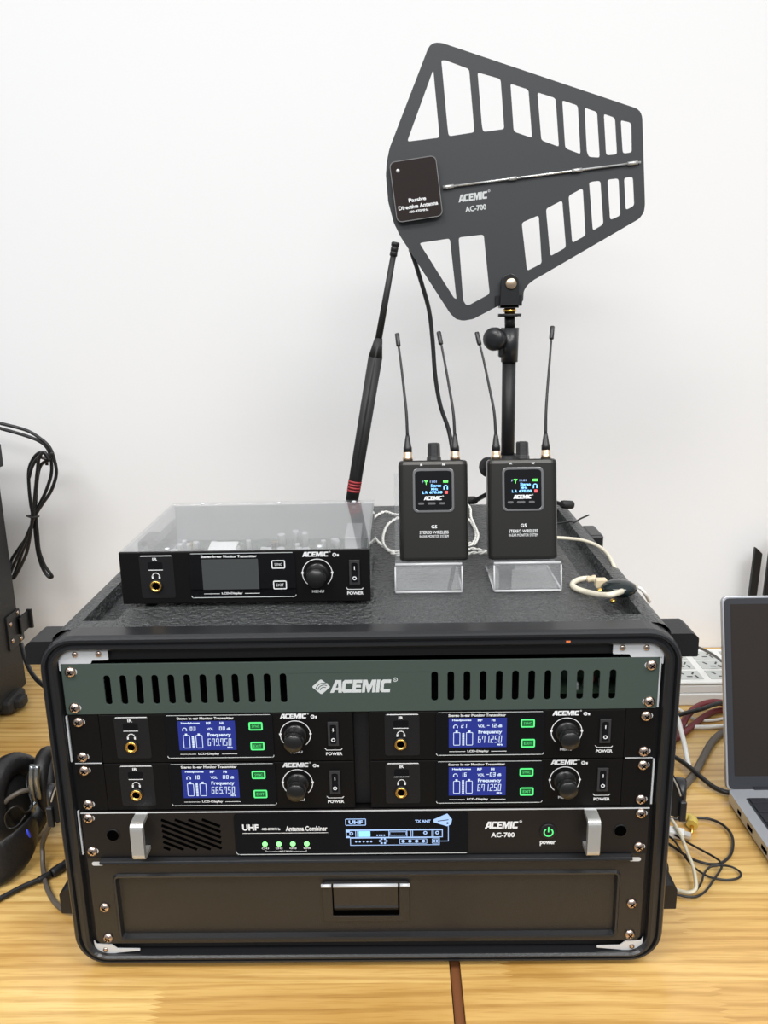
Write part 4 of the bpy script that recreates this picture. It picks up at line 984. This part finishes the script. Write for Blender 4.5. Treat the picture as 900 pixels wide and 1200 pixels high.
# coiled cable hanging by the wall above the speaker
YC = 560
def cy(u, v, e=0): return onY(u, v, YC + e)
cc = thing('coiled_cable', 'black cable tied in a hanging bundle in front of the wall above the speaker', 'cable', cy(38, 604))
O2 = cy(38, 604)
def cr(u, v, e=0): return cy(u, v, e) - O2
R_ = 2.5
loops = [
    [(-90, 470, 0), (-40, 486, 0), (0, 496, 0), (30, 504, 0), (46, 513, 0), (58, 524, 0), (64, 540, 0), (66, 556, 0), (60, 575, 0), (50, 590, 0), (42, 603, 0), (34, 622, 0), (24, 645, 0), (16, 662, 0), (12, 672, -4)],
    [(-90, 475, 5), (-40, 491, 5), (0, 502, 5), (28, 510, 5), (46, 517, 5), (56, 526, 5), (60, 540, 5), (60, 556, 5), (54, 575, 5), (46, 592, 5), (40, 603, 5), (36, 622, 5), (27, 645, 5), (20, 665, 5), (14, 678, 2), (11, 672, -2)],
    [(55, 545, 8), (54, 534, 8), (48, 530, 8), (40, 536, 8), (34, 550, 8), (34, 570, 8), (36, 590, 8), (38, 605, 8), (34, 625, 8), (24, 640, 8), (14, 655, 8), (12, 664, 4)],
    [(58, 540, -5), (52, 530, -5), (46, 536, -5), (44, 550, -5), (42, 570, -5), (40, 590, -5), (39, 604, -5), (36, 622, -5), (32, 645, -5), (26, 660, -5), (18, 675, -5), (14, 678, -5)],
    [(57, 539, 2), (48, 545, 2), (44, 560, 2), (42, 585, 2), (42, 605, 2), (44, 625, 2), (46, 645, 2), (52, 662, 2), (59, 672, 2), (61, 676, 3), (57, 676, 5), (51, 668, 6), (46, 655, 6), (43, 640, 6), (41, 620, 6), (40, 603, 6)],
    [(34, 560, -2), (38, 546, -2), (46, 536, -2), (56, 538, -2), (62, 530, -2)],
]
for k, lp_ in enumerate(loops):
    mb = MB(); mb.tube([cr(*q) for q in lp_], R_, 8); mb.build('cable_strand', CBLACK, cc)
mb = MB(); mb.tube([cr(31, 604.5, -6), cr(38, 606.5, -8), cr(46, 605, -6)], 1.4, 8); mb.tube([cr(46, 605, 12), cr(38, 604, 13), cr(31, 604.5, 12)], 1.4, 8); mb.build('twist_tie', RUBBER, cc)
cable('power_cable', [onY(25, 755, 470), onY(27, 763, 450), onY(31, 776, 430), onY(38, 790, 410), onY(47, 800, 380), onY(56, 806, 350), onY(70, 812, 330)], 3.2, CBLACK, 'thick black cable curving from the speaker to behind the case')

# ------------------------------------------------------------------ headphones at the left
HO = onZ(20, 990, 0)
hpn = thing('headphones', 'black over-ear headphones lying on the table left of the case', 'headphones', HO)
def torus_pad(mb, c, nrm, R1, R2, r, n=30, m=12, squash=1.0):
    nrm = Vector(nrm).normalized(); q = nrm.to_track_quat('Z', 'Y'); vs = []; fs = []
    for i in range(n):
        a = 2 * PI * i / n
        for j in range(m):
            b = 2 * PI * j / m; rad = 1 + r * math.cos(b) / R1
            vs.append(Vector(c) + q @ Vector((R1 * rad * math.cos(a), R2 * (1 + r * math.cos(b) / R2) * math.sin(a), r * squash * math.sin(b))))
    for i in range(n):
        for j in range(m): fs.append((i * m + j, ((i + 1) % n) * m + j, ((i + 1) % n) * m + (j + 1) % m, i * m + (j + 1) % m))
    mb.add(vs, fs, 0, True)
def hx(u, v, y): return onY(u, v, y) - HO
yE = 177
c1 = hx(20, 936, yE); n1 = Vector((.93, -.30, .2)).normalized()
mb = MB(); torus_pad(mb, c1, n1, 31, 38, 12.5, squash=1.1); e1 = mb.build('ear_pad', LEATH, hpn)
mb = MB(); mb.lathe([(30, -16), (36, -13), (37, -4), (30, 2), (.1, 2)], c1, n1, 30); mb.build('ear_cup', BLACK, hpn)
mb = MB(); mb.lathe([(31, 0), (31, 2), (.1, 3)], c1 + n1 * 1, n1, 30); mb.build('speaker_cloth', RUBBER, hpn)
c3 = hx(60, 915, yE + 22); n2 = Vector((-.97, -.1, -.1)).normalized()
mb = MB(); torus_pad(mb, c3, n2, 24, 30, 9.5); mb.build('ear_pad', LEATH, hpn)
mb = MB(); mb.lathe([(27, -15), (31, -12), (31, -3), (26, 2), (.1, 2)], c3, n2, 28); mb.build('ear_cup', BLACK, hpn)
mb = MB(); yk = yE - 14
for a, b, rr in (((44, 897), (46, 935), 3.0), ((38, 897), (39, 940), 3.2), ((42, 940), (38, 950), 3)):
    mb.tube([hx(*a, yk), hx((a[0] + b[0]) / 2 - 2, (a[1] + b[1]) / 2, yk - 3), hx(*b, yk)], rr, 10)
yo_ = mb.build('yoke', M('steel_yoke', (.30, .32, .34), .25, metal=.9), hpn)
# headband: a wide curved strip, lying forward to the left
mb = MB(); loops = []
pth = [(41, 960, 153), (37, 972, 142), (29, 988, 129), (15, 1003, 116), (-4, 1016, 102), (-40, 1026, 92), (-80, 1026, 88)]
wd = [11, 16, 20, 22, 22, 22, 22]
Pn = [hx(*q) for q in pth]
for i, p in enumerate(Pn):
    t = (Pn[min(i + 1, len(Pn) - 1)] - Pn[max(i - 1, 0)]).normalized(); upv = Vector((0, .35, 1)); upv = (upv - t * upv.dot(t)).normalized(); s = t.cross(upv)
    w2_ = wd[i]; loops.append([p + upv * w2_ * a + s * b * 4 for a, b in ((1, -.4), (1, .4), (.6, 1), (-.6, 1), (-1, .4), (-1, -.4), (-.6, -1), (.6, -1))])
mb.loft(loops, True, True, smooth=True)
hb = mb.build('headband', LEATH, hpn)
sub = hb.modifiers.new('smooth', 'SUBSURF'); sub.levels = 1; sub.render_levels = 2
mb = MB(); p = hx(33.5, 977, 126); mb.lathe([(2.4, -5), (3.6, -2), (3.6, 2), (2.4, 5)], (0, 0, 0), (-.2, 0, 1), 12)
mb = MB(); mb.mat = Matrix.Translation(p) @ Matrix.Rotation(math.radians(-15), 4, 'Y'); mb.lathe([(.4, -5), (1.3, -3.5), (1.6, 0), (1.3, 3.5), (.4, 5)], (0, 0, 0), (0, 0, 1), 12); mb.mat = None
lab(mb.build('side_mark', BLUE, hpn), 'small blue side mark')
mb = MB(); mb.tube([hx(-6, 955, 150), hx(8, 938, 150), hx(24, 928, 155), (hx(40, 925, 165)), hx(54, 926, 180)], 2.6, 8); mb.build('side_cable', CGREY, hpn)
mb = MB(); mb.tube([hx(46, 897, 178), hx(36, 903, 172), hx(31, 915, 170), hx(34, 930, 160), hx(38, 944, 150), hx(30, 952, 142), hx(22, 945, 135), hx(12, 948, 130), hx(6, 958, 130), hx(10, 970, 130), hx(20, 968, 130), hx(30, 955, 135)], 1.0, 6); mb.build('thin_wire', CBLACK, hpn)
cable('headphone_cable', [onY(53, 968, 60) + Vector((0, 30, 0)), onZ(51, 985, 30), onZ(50, 1003, 12), onZ(51, 1022, 4), onZ(55, 1040, 4), onZ(62, 1054, 4), onZ(70, 1063, 4), onZ(77, 1067, 5), onZ(86, 1068, 8)], 2.6, CGREY, 'grey-black cable looping down beside the left edge of the case')
cc2 = thing('extension_cable', 'black audio lead with joined plugs lying left of the case', 'cable', onZ(40, 1030, 0))
O3 = onZ(40, 1030, 0)
mb = MB(); mb.tube([onZ(-30, 1068, 3.4) - O3, onZ(0, 1053, 3.4) - O3, onZ(25, 1040, 3.6) - O3, onZ(48, 1030, 4) - O3], 2.8, 10); mb.build('lead', CBLACK, cc2)
a = onZ(44, 1032, 4.4) - O3; b = onZ(60, 1024, 5) - O3; c_ = onZ(84, 1009, 5.5) - O3
mb = MB(); mb.lathe([(3.0, 0), (3.6, 2), (3.6, (b - a).length - 2), (3.0, (b - a).length)], a, b - a, 14); d_ = (c_ - b); mb.lathe([(4.0, 0), (5.0, 2), (5.2, 12), (4.4, 14), (5.2, 16), (5.2, d_.length)], b, d_, 16); mb.build('plug', BLACK, cc2)

# ------------------------------------------------------------------ laptop at the right
lp = thing('laptop', 'open silver laptop with dark screen at the right picture edge', 'laptop', (408, 238, 0))
Wl = 330; zb_ = 16
mb = MB()
o = rpoly([(0, -232), (Wl, -232), (Wl, 0), (0, 0)], 7, 4)
mb.plate(o, [], XY, 3, zb_); base = mb.build('base', LAPS, lp, bevel=1.5)
mb = MB(); mb.box(8, Wl - 8, -225, -6, 0, 3); mb.build('underside', RUBBER, lp)
mb = MB(); mb.plate(rrect(13, Wl - 13, -118, -18, 2, 2), [], XY, zb_, zb_ + .3); kb = mb.build('keyboard_tray', LAPD, base)
for r in range(5):
    y1 = -20 - r * 18.2
    if r == 0:
        for c in range(14): mb = MB(); mb.box(15.5 + c * 21.4, 15.5 + c * 21.4 + 19, y1 - 9, y1, zb_ + .3, zb_ + 2, .5); mb.build('key', KEY, kb)
        continue
    y1 += 8
    for c in range(14 if r < 4 else 8):
        wk = 19 if r < 4 else (19 if c != 3 else 95); x0 = 15.5 + c * 21.4 + (78 if (r == 4 and c > 3) else 0)
        mb = MB(); mb.box(x0, x0 + wk, y1 - 15.8, y1, zb_ + .3, zb_ + 2, .5); mb.build('key', KEY, kb)
mb = MB(); mb.plate(rrect(115, 225, -220, -145, 3, 3), [], XY, zb_, zb_ + .2); mb.build('touchpad', LAPD, base)
for y0, ln in ((-30, 9), (-56, 13), (-92, 13), (-122, 8)):
    mb = MB(); mb.box(-.4, .4, y0 - ln, y0, 6.5, 11, .2); mb.build('port', DARKM, base)
# lid: tilted back plate
tl = math.atan2(62, 222)
Q = Matrix.Translation((0, 2, 13)) @ Matrix.Rotation(-tl, 4, 'X')
LH = 224
mb = MB(); mb.mat = Q; mb.plate(rrect(0, Wl, 0, LH, 7, 4), [], XZ, 0, 6.5); lid = mb.build('lid', LAPS, lp, bevel=1.2)
mb = MB(); mb.mat = Q; mb.plate(rrect(2, Wl - 2, 2, LH - 2, 6, 4), [], XZ, -1, 0); mb.build('bezel', LAPD, lid, bevel=.3)
mb = MB(); mb.mat = Q; mb.plate(rrect(9, Wl - 9, 17, LH - 9, 1, 2), [], XZ, -1.3, -1); mb.build('screen', M('screen_reflection_tint', (.022, .017, .014), .22), lid)  # warm reflected tone is put into the screen's base colour
mb = MB(); mb.cyl((30, 2, 13), (Wl - 30, 2, 13), 5, n=16); mb.build('hinge', LAPD, lp)

# router with flat antennas behind the laptop
ro = thing('wifi_router', 'black router behind the laptop with upright flat antennas', 'router', (700, 600, 0))
mb = MB(); mb.box(-120, 60, -55, 55, 4, 34, 6); mb.build('housing', BLACK, ro)
for x in (-60, 80):
    mb = MB(); mb.box(x - 8, x + 8, -45, 45, 0, 5, 1); mb.build('foot', RUBBER, ro)
for k, (u0, u1, vt) in enumerate(((875.5, 887, 643), (893, 905, 628), (921, 933, 636))):
    p0 = onY(u0, 700, 652) - Vector((700, 600, 0)); p1 = onY(u1, vt, 652) - Vector((700, 600, 0)); x0 = p0.x; x1 = p0.x + 12
    lean = 5
    mb = MB(); mb.plate([(x0, 30), (x1, 30), (x1 + lean, p1.z - 8), (x0 + lean + 2, p1.z + 2), (x0 + lean, p1.z + 2)], [], XZ, 49, 57); an_ = mb.build('antenna', BLACK, ro, bevel=1)
    mb = MB(); mb.box(x0 - .5, x1 + .5, 45, 58, 20, 46, 1); mb.build('antenna_hinge', RUBBER, an_)

# ------------------------------------------------------------------ power strip behind
ps = thing('power_strip', 'white multi-outlet power block with pale grey sockets between case and laptop', 'power strip', (520, 535, 0))
mb = MB(); mb.box(-115, 115, -62, 56, 0, 18, 2); mb.box(-113, 113, -60, 54, 18, 31, 2); mb.box(-114, 114, -61, 55, 31.5, 36, 1.5); mb.build('housing', WHITEP, ps)
for ix, x in enumerate((-88, -42, 4, 50)):
    for y in (-38, -4, 30):
        mb = MB(); mb.box(x, x + 36, y - 14, y + 14, 36, 36.8, .3); so = mb.build('socket', GREYP, ps)
        mb = MB()
        for dx_, dy_, an in ((10, 5, .5), (26, 5, -.5), (18, -6, 1.57), (28, -6, .2)):
            mb.mat = Matrix.Translation((x + dx_, y + dy_, 36.9)) @ Matrix.Rotation(an, 4, 'Z'); mb.box(-1.3, 1.3, -4, 4, -.1, .2); mb.mat = None
        mb.build('pin_slots', CHIP, so)

# cables between case and laptop
def tz(u, v, z=4): return onZ(u, v, z)
cable('red_cable', [tz(770, 880, 5), tz(792, 862, 5), tz(798, 852, 8), tz(806, 838, 12), tz(818, 828, 16), tz(834, 823, 18), tz(848, 824, 17), tz(866, 828, 16)], 4.6, CRED, 'dark red cable arching highest between the case and the laptop', n=12)
cable('red_cable', [tz(772, 868, 5), tz(790, 866, 5), tz(800, 860, 5), tz(812, 850, 5), tz(822, 842, 5), tz(836, 834, 5), tz(850, 832, 5), tz(866, 832, 5)], 4.2, CRED, 'lower dark red cable crossing under the arching red one beside the laptop', n=12)
cable('black_cable', [tz(776, 846, 20), tz(792, 839, 20), tz(806, 835, 21), tz(822, 831, 24), tz(836, 826, 26), tz(848, 823, 24), tz(864, 820, 20)], 3.0, CBLACK, 'black cable lying across the red cables behind the laptop')
cable('white_cable', [tz(770, 850, 4), tz(796, 852, 4), tz(812, 852, 4), tz(830, 852, 4), tz(850, 850.5, 4), tz(870, 849, 4)], 3.0, CWHITE, 'straight white cable running sideways in front of the red cables')
cable('white_cable', [tz(780, 826, 3), tz(797, 832, 3), tz(808, 840, 3), tz(820, 844, 3), tz(836, 844, 3), tz(848, 842, 3), tz(866, 840, 3)], 2.2, CWHITE, 'thinner white cable sagging behind the straight white one')
cable('white_cable', [tz(786, 834, 30), tz(794, 842, 30), tz(798, 856, 28), tz(802, 872, 22), tz(805, 888, 14), tz(808, 900, 6)], 3.2, WHITEP, 'white cable end dropping beside the right side of the case')
cable('grey_brown_cable', [tz(795, 928, 10), tz(803, 920, 6), tz(815, 905, 5), tz(824, 888, 5), tz(834, 870, 5), tz(846, 859, 5), tz(866, 850, 5)], 4.6, CGREY, 'thick grey-brown cable running from the case latch towards the laptop', n=12)
cable('black_cable', [tz(770, 878, 12), tz(792, 888, 12), tz(808, 899, 12), tz(822, 911, 9), tz(836, 922, 5), tz(850, 928, 4), tz(866, 930, 4)], 3.0, CBLACK, 'black cable crossing over the grey-brown cable to the laptop')
cable('black_cable', [onY(816, 758, 300), onY(826, 762, 360), onY(838, 769, 420), tz(850, 778, 38), tz(870, 790, 38)], 1.8, CBLACK, 'thin black wire over the white power block')
cable('thin_black_cable', [tz(780, 958), tz(795, 960), tz(806, 959), tz(818, 958.5), tz(832, 960), tz(846, 966), tz(856, 976), tz(859, 988), tz(856, 1002), tz(846, 1011), tz(835, 1013), tz(820, 1010), tz(806, 1004), tz(790, 993), tz(770, 980)], 1.5, CBLACK, 'thin black braided cable making the widest loop beside the case')
cable('thin_black_cable', [tz(770, 962, 6), tz(786, 975, 6), tz(802, 985, 6), tz(820, 995, 6), tz(838, 1005, 7), tz(845, 1011, 8), tz(845, 1018, 7), tz(837, 1030, 5), tz(828, 1043, 4), tz(818, 1050, 4), tz(806, 1051, 4), tz(790, 1048, 4), tz(776, 1049, 4)], 1.15, CBLACK, 'thin dark wire bending back towards the lower case corner block')
cable('thin_black_cable', [tz(775, 974, 8), tz(790, 985, 8), tz(800, 1000, 8), tz(812, 1015, 5), tz(830, 1027, 3), tz(850, 1031, 3), tz(865, 1029, 3), tz(868, 1023, 3), tz(858, 1016, 4), tz(843, 1014, 9), tz(832, 1016, 7), tz(825, 1024, 6), tz(822, 1034, 5), tz(815, 1044, 3), tz(808, 1046, 3)], 1.1, CBLACK, 'thin black wire ending in a narrow flat loop near the table front')
cable('clear_cable', [tz(787, 960, 12), tz(793, 970, 12), tz(800, 984, 12), tz(806, 1000, 12), tz(812, 1015, 11), tz(815, 1030, 10), tz(815, 1042, 8), tz(806, 1046, 6), tz(790, 1042, 4), tz(778, 1038, 4)], 1.9, M('pale_clear_cable', (.62, .56, .42), .3), 'pale translucent cable bowed in front of the thin black wires')
yp = thing('audio_plug', 'gold right-angle audio plug with yellow grip beside the case latch', 'plug', tz(810, 963, 0)); O4 = tz(810, 963, 0)
mb = MB(); mb.tube([tz(801, 958, 6) - O4, tz(808, 958, 7) - O4, tz(812, 962, 7) - O4, tz(811, 967, 6) - O4], lambda t: 4.0 + 2.2 * t, 12); mb.build('grip', YEL, yp)
mb = MB(); mb.cyl(tz(811, 966, 5) - O4, tz(810.5, 977, 3) - O4, 1.9, 1.5, n=12); mb.build('pin', GOLD, yp)
up_ = thing('usb_plug', 'white cable plug with metal tip lying beside the case', 'plug', tz(795, 975, 0)); O5 = tz(795, 975, 0)
a = tz(783, 974, 5) - O5; b = tz(802, 978, 5) - O5; dd_ = (b - a); an = math.atan2(dd_.y, dd_.x)
mb = MB(); mb.mat = Matrix.Translation(a) @ Matrix.Rotation(an, 4, 'Z'); mb.box(-14, dd_.length, -6, 6, -4, 4, 1.5); mb.build('grip', WHITEP, up_)
mb = MB(); mb.mat = Matrix.Translation(b) @ Matrix.Rotation(an, 4, 'Z'); mb.box(0, 7, -4, 4, -2, 2, .3); mb.build('metal_tip', SILVER, up_)
cable('short_cable', [tz(772, 1035, 4), tz(779, 1028, 5), tz(782, 1020, 8), tz(780, 1010, 10), tz(774, 1002, 10)], 1.6, CBLACK, 'short black wire tucked against the lower right side of the case')
